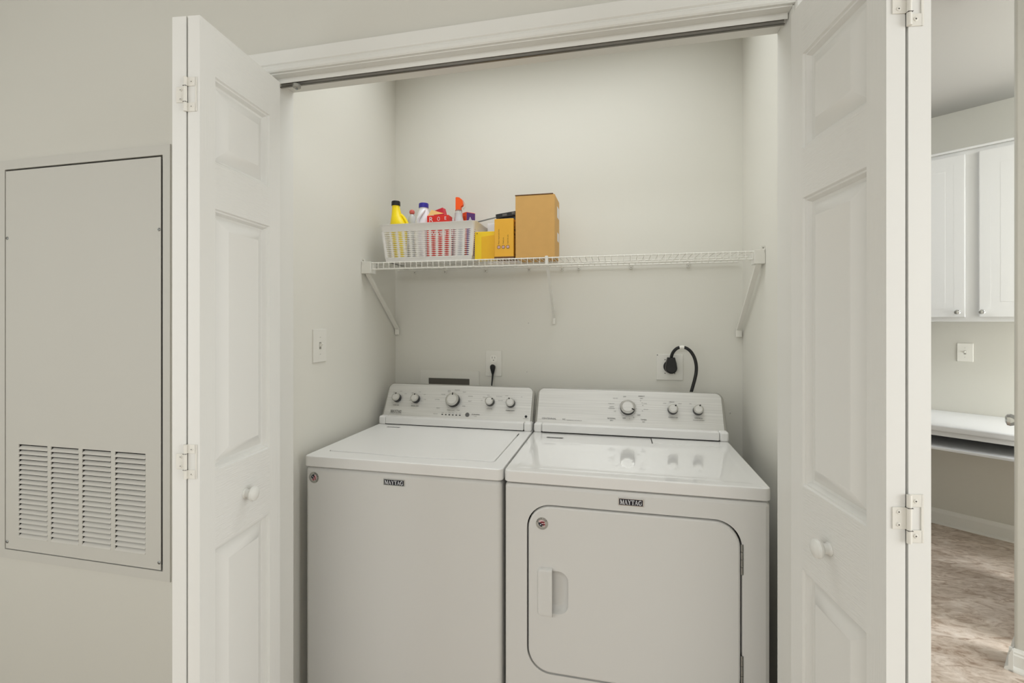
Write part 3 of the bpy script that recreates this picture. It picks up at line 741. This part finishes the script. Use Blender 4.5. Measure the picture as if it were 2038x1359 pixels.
b = MB(); b.tube([(-0.563, BY - .020, 1.118), (-0.5645, BY - .021, 1.098), (-0.566, BY - .024, 1.075), (-0.567, BY - .028, 1.05), (-.567, BY - .028, 1.02)], [.0045, .0038, .0032, .003, .003], 10); b.build('cord', M_black, t)

t = thing('dryer_outlet', (0.215, BY, 1.11), 'square white heavy duty outlet plate above the dryer', 'outlet')
b = MB(FY(BY)); b.rslab(0.1610, 0.2700, 1.1095, 1.2210, .003, .0002, .0055, .0025, 0, None, 3); b.build('cover_plate', M_plate, t)
b = MB(FY(BY - .0055)); b.plate(circ(0.2165, 1.168, .027, 28), [], 0, .004); b.build('receptacle', M_black, t)
for x, z in ((.1655, 1.2165), (.1965, 1.139), (.236, 1.139), (.1965, 1.197), (.236, 1.197)):
    b = MB(FY(BY - .0055)); b.lathe([(.0022, 0), (.0022, .0006), (.0012, .0009)], 10, 0, Matrix.Translation((x, z, 0))); b.build('screw', M_screw, t)
t = thing('power_cord', (0.217, BY - .02, 1.05), 'thick black dryer cord looping from its angled plug down behind the dryer', 'power cord')
b = MB(FY(BY - .0098))
L = []
for w_, s_ in ((0, .80), (.004, 1.0), (.020, 1.0), (.027, .93), (.030, .78)):
    P = []
    for k in range(13):
        a = R(180 + 180 * k / 12); P.append((.2195 + .0245 * s_ * math.cos(a), 1.1640 + .0245 * s_ * math.sin(a), w_))
    P += [(.2195 + .0215 * s_, 1.185, w_), (.2195 + .0150 * s_, 1.2085 - .003 * (1 - s_), w_), (.2195 - .0150 * s_, 1.2085 - .003 * (1 - s_), w_), (.2195 - .0215 * s_, 1.185, w_)]
    L.append(P)
b.rings(L, 0, None, True, True); b.build('plug', M_black, t)
ctrl = [(.2195, 2.089, 1.203), (.2215, 2.083, 1.219), (.2290, 2.076, 1.236), (.2430, 2.071, 1.2495), (.2600, 2.068, 1.2535), (.2790, 2.066, 1.2490), (.2960, 2.065, 1.2340), (.3090, 2.063, 1.2090), (.3150, 2.061, 1.1800), (.3145, 2.060, 1.1500), (.3080, 2.058, 1.1180), (.2990, 2.056, 1.0850), (.2900, 2.054, 1.0500), (.288, 2.054, 1.02)]
def smooth(P, k=4):
    P = [Vector(p) for p in P]; Q = []
    for i in range(len(P) - 1):
        p0, p1, p2, p3 = P[max(i - 1, 0)], P[i], P[i + 1], P[min(i + 2, len(P) - 1)]
        for j in range(k):
            u = j / k; Q.append(.5 * ((2 * p1) + (-p0 + p2) * u + (2 * p0 - 5 * p1 + 4 * p2 - p3) * u * u + (-p0 + 3 * p1 - 3 * p2 + p3) * u ** 3))
    return Q + [P[-1]]
b = MB(); b.tube(smooth(ctrl), .0066, 14); cd = b.build('cord', M_black, t)
b = MB(); b.tube([(.2515, 2.0695, 1.2522), (.2600, 2.068, 1.2537), (.2690, 2.067, 1.2530)], .0073, 14); b.build('cord_tag', M_recept, cd, label='white tag wrapped round the cord')

def toggle_switch(name, M, label, w2=0.039, h2=0.060):
    t = thing(name, tuple(M @ Vector((0, -h2, 0))), label, 'light switch', 'white toggle light switches')
    b = MB(M); b.rslab(-w2, w2, -h2, h2, .003, .0002, .0052, .0025, 0, None, 3); b.build('cover_plate', M_plate, t)
    b = MB(M); b.plate(rect(-.0055, .0055, -.0125, .0125), [], .0052, .0056, 1)
    b.add([(-.0042, -.004, .0055), (.0042, -.004, .0055), (.0042, .008, .0055), (-.0042, .008, .0055), (-.0034, .005, .016), (.0034, .005, .016), (.0034, .010, .015), (-.0034, .010, .015)],
          [(0, 1, 5, 4), (1, 2, 6, 5), (2, 3, 7, 6), (3, 0, 4, 7), (4, 5, 6, 7)], 0)
    b.build('toggle', [M_recept, M_grey], t)
    for z in (.0305, -.0305):
        b = MB(M @ Matrix.Translation((0, z, .0052))); b.lathe([(.003, 0), (.003, .0006), (.002, .001)], 12); b.box(-.0024, .0024, -.0004, .0004, .001, .0013, 1); b.build('screw', [M_plate, M_screw], t)
toggle_switch('light_switch', frame((-1.06, 1.513, 1.273), (0, 1, 0), (0, 0, 1)), 'white toggle light switch on the closet side wall above the washing machine')
toggle_switch('light_switch', KM() @ Matrix.Translation((0.174, 1.159, 0)), 'white toggle light switch on the kitchen wall under the wall cabinets')

for x, z in ((-.3989, 1.3535), (-.4059, 1.130), (.4564, .979)):
    b = MB(FY(BY)); b.lathe([(.0042, .0002), (.0042, .0010), (.0030, .0018)], 12, 0, Matrix.Translation((x, z, 0))); b.plate(circ(x, z, .0014, 8), [], .0018, .0021, 1)
    o = b.build('wall_screw', [M_plate, M_screw])
    o['label'] = {-.3989: 'small white screw head in the closet wall beneath the shelf, by the middle brace', -.4059: 'small white screw head low on the closet wall, right of the washing machine outlet', .4564: 'small screw head in the closet wall right of the dryer console'}[x]
    o['category'] = 'screw'; o['group'] = 'screw heads left in the closet wall'

# ================================================================ WIRE SHELF
SZ = 1.6125
t = thing('wire_shelf', (-.28, 1.96, 1.57), 'white wire closet shelf on diagonal braces, carrying the basket and boxes', 'shelf')
b = MB(); n = 60
x0, x1 = -1.010, .466
for k in range(n + 1):
    x = x0 + (x1 - x0) * k / n
    b.tube([(x, 2.108, SZ - .002), (x, 1.814, SZ - .002), (x, 1.8085, SZ - .006), (x, 1.8085, SZ - .031)], .00135, 6)
b.build('deck_wires', M_wire, t)
b = MB()
b.tube([(-1.045, 1.8115, SZ - .0045), (.485, 1.8115, SZ - .0045)], .0026, 8)
b.tube([(-1.045, 1.811, SZ - .031), (.485, 1.811, SZ - .031)], .0028, 8); b.build('front_rail', M_wire, t)
for y in (2.105, 1.955, 2.03):
    b = MB(); b.tube([(-1.045, y, SZ - .006), (.485, y, SZ - .006)], .0026, 8); b.build('cross_rail', M_wire, t)
for sg, xw, xi in ((-1, -1.0595, -1.0155), (1, .5035, .468)):
    b = MB(); xa, xb = min(xw, xi), max(xw, xi)
    b.box(xa, xb, 1.800, 1.845, SZ - .049, SZ + .001, 0, .002, 2)
    b.box(xw - .0 if sg > 0 else xw, xw - sg * .004, 1.800, 2.0, SZ - .012, SZ + .004, 0, .001, 1)
    b.plate([(min(xw, xw - sg * .014), SZ), (max(xw, xw - sg * .014), SZ), (max(xw, xw - sg * .004) if sg > 0 else max(xw, xw - sg * .012), SZ + .014), (xw if sg < 0 else xw - .012, SZ + .014)], [], -.004, .0, 0, FY(1.806))
    b.lathe([(.0028, 0), (.0028, .0006)], 10, 1, FY(1.806) @ Matrix.Translation((xw - sg * .006, SZ + .007, .0002)))
    b.build('end_bracket', [M_plate, M_grey], t)
def brace(xt, xb, y0, z0, y1, z1, wd=.011):
    b = MB(); d = Vector((xb - xt, y1 - y0, z1 - z0)).normalized(); s_ = Vector((1, 0, 0)); up = s_.cross(d).normalized()
    L = []
    for p in (Vector((xt, y0, z0)), Vector((xb, y1, z1))):
        L.append([tuple(p + s_ * a * wd + up * c_) for a, c_ in ((-.5, 0), (-.5, .008), (-.36, .008), (-.36, .0015), (.36, .0015), (.36, .008), (.5, .008), (.5, 0))])
    b.rings(L, 0, None, True, True)
    b.box(xb - wd * .6, xb + wd * .6, y1 - .006, y1 + .006, z1 - .024, z1 + .004, 0, .002, 1)
    return b.build('brace', M_wire, t)
brace(-1.043, -1.045, 1.818, SZ - .047, 2.104, 1.320, .018)
brace(.487, .488, 1.818, SZ - .047, 2.104, 1.320, .018)
br = brace(-.2705, -.2805, 1.817, SZ - .018, 2.104, 1.372, .011)
b = MB(); b.box(-.2765, -.2645, 1.8055, 1.8135, SZ - .034, SZ + .003, 0, .002, 2); b.build('brace_clip', M_wire, t)
for x in (-.955, -.80, -.60, -.395, -.245, -.170, .055, .290):
    b = MB(FY(BY)); b.rslab(x - .006, x + .006, SZ - .024, SZ + .004, .004, .0003, .010, .003, 0, None, 4)
    b.lathe([(.003, 0), (.003, .001)], 10, 1, Matrix.Translation((x, SZ - .017, .010))); b.build('wall_clip', [M_plate, M_grey], t)

# ================================================================ THINGS ON THE SHELF
DZ = SZ + .0005
# woven basket
t = thing('laundry_basket', (-.78, 1.935, DZ), 'white woven plastic basket full of cleaning bottles, at the left of the shelf', 'basket')
bx0, bx1, by0, by1 = -.9900, -.5720, 1.836, 2.045
H = .158; tap = .016
def bl(z, ins=0.0, r=.013, n=6):
    f = 1 - z / H
    return [(p[0], p[1], DZ + z) for p in rr(bx0, bx1, by0, by1, r, n, tap * f + ins)]
b = MB()
b.rings([bl(0, .010), bl(.002, .002), bl(.022, 0), bl(.022, .0022), bl(.004, .006)], 0, None, True, False)
b.build('base', M_basket, t)
b = MB()
b.rings([bl(.128, 0), bl(.134, -.001), bl(.150, -.003), bl(.156, -.0075), bl(.1585, -.009), bl(.1595, -.006), bl(.158, .000), bl(.150, .003), bl(.134, .003), bl(.128, .0022), bl(.128, 0)], 0, None, False); b.build('rim', M_basket, t)
# wall of lens shaped openings: wavy bands between rows, touching at the ribs
b = MB(); rows = 14; zb0, zb1 = .020, .130; ph = (zb1 - zb0) / rows
def wallpt(side, s_, z, ins):
    f = 1 - z / H; k = tap * f + ins; r = .0
    X0, X1, Y0, Y1 = bx0 + k, bx1 - k, by0 + k, by1 - k; c_ = .010
    if side == 0: return (X0 + c_ + (X1 - X0 - 2 * c_) * s_, Y0, DZ + z)
    if side == 1: return (X1, Y0 + c_ + (Y1 - Y0 - 2 * c_) * s_, DZ + z)
    if side == 2: return (X1 - c_ - (X1 - X0 - 2 * c_) * s_, Y1, DZ + z)
    return (X0, Y1 - c_ - (Y1 - Y0 - 2 * c_) * s_, DZ + z)
for side, ncol in ((0, 13), (1, 6), (2, 13), (3, 6)):
    N = ncol * 8
    for i in range(rows + 1):
        zc = zb0 + i * ph
        T, B_ = [], []
        for k in range(N + 1):
            s_ = k / N; wv = (.5 - .5 * math.cos(2 * math.pi * s_ * ncol)) ** .6      # 1 in the middle of an opening
            half = ph * (.51 - .37 * wv); bul = .0008 * wv
            T.append((s_, zc + half, bul)); B_.append((s_, zc - half, bul))
        F_ = [wallpt(side, s_, z, -bu) for s_, z, bu in B_] + [wallpt(side, s_, z, -bu) for s_, z, bu in T]
        K_ = [wallpt(side, s_, z, .0013 - bu) for s_, z, bu in B_] + [wallpt(side, s_, z, .0013 - bu) for s_, z, bu in T]
        m = N + 1; V = F_ + K_; FF = []
        for k in range(N):
            FF += [(k, k + 1, m + k + 1, m + k), (2 * m + k + 1, 2 * m + k, 3 * m + k, 3 * m + k + 1), (m + k, m + k + 1, 3 * m + k + 1, 3 * m + k), (k + 1, k, 2 * m + k, 2 * m + k + 1)]
        b.add(V, FF)
for cx, cy in ((0, 0), (1, 0), (1, 1), (0, 1)):
    P = []
    for z in (.02, .130):
        f = 1 - z / H; k = tap * f + .006
        P.append((bx0 + k if cx == 0 else bx1 - k, by0 + k if cy == 0 else by1 - k, DZ + z))
    b.tube(P, .0075, 12)
b.build('woven_wall', M_basket, t)
BZ = DZ + .0065      # inside bottom of the basket

def jug(name, cx, cy, mats, label, h, cap_r, neck, handle, rotz=0.0, base=(.035, .030)):
    """bottle with an oval body, shoulder, neck, screw cap and a loop handle"""
    t = thing(name, (cx, cy, BZ), label, 'bottle')
    M = Matrix.Translation((cx, cy, BZ)) @ Matrix.Rotation(rotz, 4, 'Z')
    b = MB(M); a, c_ = base
    prof = [(0.78, .0), (.84, .004), (1, h * .50), (.98, h * .56)]
    prof2 = [(neck[i][0], neck[i][1]) for i in range(len(neck))]
    L = []
    for s_, z in prof: L.append([(a * s_ * math.cos(R(15 * k)), c_ * s_ * math.sin(R(15 * k)), z) for k in range(24)])
    for (ra, ox), z in [((p[0], p[2] if len(p) > 2 else 0), p[1]) for p in neck]:
        L.append([(ox + ra * math.cos(R(15 * k)), min(c_, ra) * math.sin(R(15 * k)), z) for k in range(24)])
    b.rings(L, 0, None, True, True); b.build('body', mats[0], t)
    if handle:
        b = MB(M); b.tube(smooth(handle, 5), .0085, 12, flat=.8); b.build('handle', mats[0], t)
    ox = neck[-1][2] if len(neck[-1]) > 2 else 0
    b = MB(M @ Matrix.Translation((ox, 0, neck[-1][1] - .001)))
    L = []
    for r_, z in ((cap_r, 0), (cap_r, .017), (cap_r * .93, .020)):
        L.append([((r_ + (.0006 if (k % 2 and z < .018) else 0)) * math.cos(R(7.5 * k)), (r_ + (.0006 if (k % 2 and z < .018) else 0)) * math.sin(R(7.5 * k)), z) for k in range(48)])
    b.rings(L, 0, None, True, True); b.build('cap', mats[1], t)
    return t
jug('bleach_jug', -.938, 1.905, (M_yellow, M_black), 'yellow plastic jug with black cap and side loop handle, leftmost in the basket', .235, .0185,
    [(.040, .160), (.032, .180, -.004), (.023, .205, -.010), (.0185, .228, -.013), (.0165, .245, -.0145), (.0165, .250, -.0145)],
    [(-.004, 0, .208), (.012, 0, .206), (.030, 0, .186), (.041, 0, .160), (.036, 0, .140)], base=(.037, .033))
jug('detergent_bottle', -.826, 1.915, (M_jug, M_blue), 'white plastic bottle with dark blue cap, beside the yellow jug in the basket', .21, .0205,
    [(.040, .150), (.036, .170), (.029, .200), (.021, .222), (.0185, .230), (.0185, .236)],
    [(.010, -.020, .222), (.004, -.033, .205), (-.010, -.036, .180), (-.014, -.033, .155)], base=(.042, .036))
t = thing('small_bottle', (-.905, 1.968, BZ), 'small clear bottle with a pink ball top, between the yellow jug and the white bottle', 'bottle')
b = MB(Matrix.Translation((-.905, 1.968, BZ))); b.lathe([(.018, 0), (.020, .01), (.020, .180), (.015, .210), (.008, .223)], 20); b.build('body', M_mist, t)
b = MB(Matrix.Translation((-.905, 1.968, BZ + .223))); b.lathe([(.006, 0), (.0105, .003), (.0125, .010), (.0105, .017), (.005, .021)], 20); b.build('ball_top', mat('pink_ball', (214, 104, 96), .3), t)

def carton(name, cx, cy, z0, wx, wy_, h, rot, mats, label, cat='box', tilt=(0, 0), face=None, flaps=None, org=None):
    M = Matrix.Translation((cx, cy, z0)) @ Matrix.Rotation(rot, 4, 'Z') @ Matrix.Rotation(tilt[0], 4, 'X') @ Matrix.Rotation(tilt[1], 4, 'Y')
    t = thing(name, (cx, cy, z0), label, cat)
    b = MB(M); b.box(-wx / 2, wx / 2, -wy_ / 2, wy_ / 2, 0, h, 0, .0008, 1); bd = b.build('carton', mats[0], t)
    return t, bd, M
# red carton with torn kraft flap
t, bd, M = carton('detergent_box', -.744, 1.895, BZ, .096, .050, .190, R(2), (M_red,), 'red carton with white letters and torn top, right of the white bottle in the basket')
b = MB(M @ frame((0, -.0253, 0), (1, 0, 0), (0, 0, 1)))
b.text('R', .030, Matrix.Translation((-.030, .172, .0004)), 0); b.text('O', .024, Matrix.Translation((.004, .174, .0004)), 0, sx=.7); b.text('E', .020, Matrix.Translation((.034, .176, .0004)), 0)
b.text('WASH', .026, Matrix.Translation((0, .110, .0004)), 0); b.build('print', M_white, bd)
b = MB(M); b.add([(-.046, -.020, .191), (.022, -.010, .200), (-.042, .014, .224)], [(0, 1, 2)], 0); b.add([(-.046, -.0206, .191), (.022, -.0106, .200), (-.042, .0134, .224)], [(2, 1, 0)], 0); b.build('flap', M_kraft, t, label='torn brown cardboard flap')
# crimson packet leaning on it
t, bd, M = carton('soap_packet', -.7330, 1.952, BZ + .1, .050, .030, .138, R(-6), (M_pinkred,), 'crimson packet with white square, tilted between the red carton and the spray bottle', 'packet', (0, R(-16)))
b = MB(M @ frame((0, -.0153, 0), (1, 0, 0), (0, 0, 1)))
b.add([(-.024, .070, .0003), (-.004, .070, .0003), (-.004, .110, .0003), (-.024, .110, .0003)], [(0, 1, 2, 3)]); b.add([(-.021, .076, .0006), (-.007, .076, .0006), (-.007, .100, .0006), (-.021, .100, .0006)], [(0, 1, 2, 3)], 1)
for k in range(4): b.add([(.000, .078 + k * .007, .0004), (.020, .078 + k * .007, .0004), (.020, .080 + k * .007, .0004), (.000, .080 + k * .007, .0004)], [(0, 1, 2, 3)], 2)
b.build('print', [M_white, M_pinkred, M_pink], bd)
# support carton underneath it
b = MB(); b.box(-.770, -.700, 1.930, 1.985, BZ, BZ + .099, 0, .001, 1); o = b.build('sponge_box', M_navy); o['label'] = 'dark navy box low in the basket, glimpsed through its weave beneath the crimson packet'; o['category'] = 'box'
b = MB(); b.box(-.760, -.722, 1.985, 2.02, BZ, BZ + .205, 0, .010, 3); o = b.build('paper_roll', M_jug); o['label'] = 'white soft packet standing behind the red carton in the basket'; o['category'] = 'packet'
# spray bottle
t = thing('spray_bottle', (-.672, 1.905, BZ), 'clear spray bottle with bright orange trigger head, standing in the basket', 'spray bottle')
b = MB(Matrix.Translation((-.664, 1.910, BZ))); b.lathe([(.022, 0), (.024, .008), (.024, .130), (.023, .160), (.020, .176), (.0165, .190), (.0165, .203)], 24); b.build('body', M_mist, t)
b = MB(Matrix.Translation((-.664, 1.910, BZ + .203)))
b.lathe([(.0150, 0), (.0150, .012), (.011, .014)], 24); b.build('collar', M_clear, t)
b = MB(Matrix.Translation((-.664, 1.910, BZ + .215)))
pf = [(-.011, .0), (.010, .0), (.012, .014), (.020, .020), (.0215, .030), (.017, .044), (.006, .0535), (-.006, .056), (-.011, .054)]
b.plate(pf, [], -.009, .009, 0, frame((0, 0, 0), (1, 0, 0), (0, 0, 1)), back=True); b.build('trigger_head', M_orange, t)
b = MB(Matrix.Translation((-.664, 1.910, BZ + .215))); b.tube([(.018, 0, .040), (.0255, 0, .026), (.0255, 0, .012), (.020, 0, .004)], .003, 8); b.build('trigger', M_clear, t)
# orange and purple carton
t, bd, M = carton('dryer_sheet_box', -.6400, 1.966, BZ, .042, .046, .214, R(-38), (M_orangecard,), 'orange and purple carton at the right end of the basket')
b = MB(M); b.box(.0211, .0219, -.022, .022, .002, .212); b.build('side_panel', M_purple, bd, label='purple side of the carton')
b = MB(M @ frame((.0222, 0, 0), (0, 1, 0), (0, 0, 1))); b.text('A', .026, Matrix.Translation((-.004, .184, 0)), 0); b.build('print', M_white, bd)
b = MB(M @ frame((0, -.0233, 0), (1, 0, 0), (0, 0, 1)))
for k in range(3): b.add([(-.006 + k * .007, .182, 0), (-.003 + k * .007, .182, 0), (-.003 + k * .007, .198, 0), (-.006 + k * .007, .198, 0)], [(0, 1, 2, 3)])
b.build('print', mat('dark_orange_print', (190, 60, 20), .5), bd)

# yellow flat carton
t = thing('yellow_box', (-.535, 1.875, DZ), 'flat bright yellow carton standing between the basket and the small amber box', 'box')
b = MB(); b.box(-.5770, -.4862, 1.861, 1.897, DZ, DZ + .117, 0, .001, 1); bd = b.build('carton', M_yelcard, t)
b = MB(FY(1.861)); b.plate([(-.548, DZ + .002), (-.4865, DZ + .002), (-.4865, DZ + .102), (-.548, DZ + .096)], [], .0002, .0012); b.build('overlap_flap', M_yelcard2, bd, label='deeper yellow overlapping flap')
b = MB(FY(1.861)); b.plate(circ(-.5665, DZ + .110, .0020, 10), [], .0002, .0006); b.build('hole', M_gap, bd)
# amber box with printed icons
t = thing('amber_box', (-.4420, 1.865, DZ), 'small amber box with three round black icons, leaning beside the tall cardboard box', 'box')
b = MB(); b.box(-.4850, -.4062, 1.830, 1.905, DZ + .0005, DZ + .1595, 0, .0012, 1); bd = b.build('carton', M_kraft2, t)
b = MB(FY(1.830))
for k, s_ in enumerate(('Please recycle your box', 'Thank you', 'Open this side')):
    x = -.4665 + k * .0185
    b.plate(circ(x, DZ + .046, .0072, 20), [circ(x, DZ + .046, .0058, 20)], .0002, .0005)
    b.add([(p[0], p[1], .0004) for p in circ(x, DZ + .046, .0050, 16)], [tuple(range(16))], 1)
    b.text(('+', 'o', 'e')[k], .009, Matrix.Translation((x, DZ + .046, .0007)), 0)
    b.text(s_, .0062, Matrix.Translation((x, DZ + .058, .0005)) @ Matrix.Rotation(R(90), 4, 'Z'), 0, 'LEFT')
b.build('print', [M_ink, M_pink], bd)
b = MB(frame((-.4060, 0, 0), (0, 1, 0), (0, 0, 1)))
random.seed(3)
for k in range(26):
    y = 1.836 + random.random() * .06; z = DZ + .012 + random.random() * .135; s_ = .002 + random.random() * .005
    b.add([(y, z, .0002), (y + s_ * 1.5, z - s_, .0002), (y + s_ * 2, z + s_ * .6, .0002), (y + s_ * .4, z + s_, .0002)], [(0, 1, 2, 3)])
b.build('side_print', M_ink, bd)
b = MB(); b.box(-.4855, -.4055, 1.8292, 1.9055, DZ, DZ + .0075, 0); b.build('bottom_edge', M_kraftdark, bd)
# tall cardboard box
t = thing('cardboard_box', (-.318, 1.93, DZ), 'tall plain brown cardboard box, the largest thing on the shelf', 'box')
b = MB(); b.box(-.3985, -.2410, 1.830, 1.973, DZ, DZ + .2470, 0, .0015, 1); bd = b.build('carton', M_kraft, t)
b = MB(); b.box(-.4000, -.2480, 1.829, 1.965, DZ + .2475, DZ + .2505, 0); b.build('top_flap', M_kraftdark, bd, label='dark edge of the slightly raised top flap')
b = MB(frame((-.2408, 0, 0), (0, 1, 0), (0, 0, 1)))
b.plate(rect(1.90, 1.955, DZ + .170, DZ + .215), [], .0002, .0006); b.build('shipping_label', M_white, bd)
b = MB(frame((-.2408, 0, 0), (0, 1, 0), (0, 0, 1))); b.plate(rect(1.905, 1.95, DZ + .075, DZ + .110), [], .0002, .0006); b.build('shipping_label', M_white, bd)
# squeegee behind the boxes
t = thing('squeegee', (-.50, 1.985, DZ), 'long handled black tool with thin silver rod, lying behind the yellow and amber boxes', 'tool')
b = MB(); b.tube([(-.600, 1.975, 1.7960), (-.515, 1.975, 1.8125)], .0030, 10); b.build('rod', M_zinc, t)
b = MB(); A = Matrix.Translation((-.515, 1.975, 1.8135)) @ Matrix.Rotation(R(-7), 4, 'Y')
b.box(0, .115, -.010, .010, -.010, .010, 0, .003, 2, A); b.box(.01, .10, -.008, .008, -.034, -.010, 0, .004, 2, A); b.box(.03, .050, -.0104, -.0100, -.004, .005, 1, 0, 1, A); b.box(.072, .085, -.0104, -.0100, -.002, .007, 1, 0, 1, A)
b.build('holder', [M_black, M_inkg], t)
t = thing('white_box', (-.520, 2.01, DZ), 'plain white carton half hidden behind the yellow box', 'box')
b = MB(); b.box(-.560, -.425, 1.994, 2.04, DZ, DZ + .178, 0, .001, 1); b.build('carton', M_jug, t)

# ================================================================ KITCHEN BEYOND
def raised_door(b, x0, x1, z0, z1, M, st=.055, th=.019):
    b.rslab(x0, x1, z0, z1, .003, 0, th - .001, .003, 0, M, 3)
    L = []
    for ins, w_ in ((0, th - .001), (.002, th), (st - .010, th), (st - .004, th - .002), (st, th - .007), (st + .006, th - .007), (st + .030, th - .001), (st + .034, th - .0005)):
        L.append([(x0 + .003 + ins, z0 + .003 + ins, w_), (x1 - .003 - ins, z0 + .003 + ins, w_), (x1 - .003 - ins, z1 - .003 - ins, w_), (x0 + .003 + ins, z1 - .003 - ins, w_)])
    b.rings(L, 0, M)
KF = KM(.302)
t = thing('wall_cabinet', tuple(P1 + UK * .24 + NK * .15 + Vector((0, 0, 1.36))), 'white wall cabinet with raised panel doors and round chrome knobs, over the kitchen desk', 'cabinet')
b = MB(KM()); b.box(-.45, .95, 1.36, 2.405, .002, .302, 0, .002, 1)
b.box(-.45, .95, 2.398, 2.412, .002, .318, 0, .003, 2); b.build('body', M_cab, t)
for x0, x1, kx in ((-.135, .2145, .183), (.274, .6235, .2895), (.685, .94, .70)):
    b = MB(); raised_door(b, x0, x1, 1.387, 2.374, KF); d = b.build('door', M_cab, t)
    b = MB(KF @ Matrix.Translation((kx, 1.417, .019))); b.lathe([(.007, 0), (.006, .003), (.005, .010), (.010, .013), (.0145, .017), (.0150, .022), (.011, .027), (.004, .029)], 24); b.build('knob', M_chrome, d, label='round chrome knob')
t = thing('desk', tuple(P1 + UK * .24 + NK * .30), 'white built-in desk with open tray slot, under the kitchen wall cabinets', 'desk')
b = MB(KM()); b.box(-.60, 1.10, .7255, .764, .002, .612, 0, .010, 4); dk = b.build('desktop', M_desk, t)
b = MB(KM()); b.box(-.60, 1.10, .700, .7250, .02, .600, 0, .001, 1); b.build('apron', M_desk, t)
b = MB(KM()); b.box(-.60, 1.10, .624, .638, .10, .632, 0, .002, 2); b.box(-.60, 1.10, .637, .700, .10, .112, 0); b.build('tray', M_desk, t)
for x in (-.60, 1.08):
    b = MB(KM()); b.box(x, x + .02, .0, .7, .005, .59); b.build('side_panel', M_desk, t)
# chrome door knob seen past the wall end, on a door standing open behind it
t = thing('door_3', (1.85, 2.67, 0), 'white door standing open behind the wall end, only its chrome knob showing', 'door', kind='structure')
dv = Vector((.8214, 1.2101, 0)); dv.normalize()
D0 = Vector((1.643, 2.420, 0))
nn = Vector((-dv.y, dv.x, 0))
DMm = frame(D0 - nn * .031, dv, (0, 0, 1))       # local x along the door, z outwards to the right; the door lies right of the sight line
b = MB(DMm); b.box(.0, .66, .012, 2.03, 0.0, .035, 0, .002, 1); lf = b.build('leaf', M_door, t)
b = MB(DMm @ Matrix.Translation((.055, .933, .0)) @ Matrix.Rotation(R(180), 4, 'Y')); b.lathe([(.026, .0002), (.026, .004), (.011, .008), (.011, .022), (.022, .030), (.0265, .042), (.024, .052), (.012, .058)], 28); b.build('knob', M_chrome, lf, label='round chrome door knob')
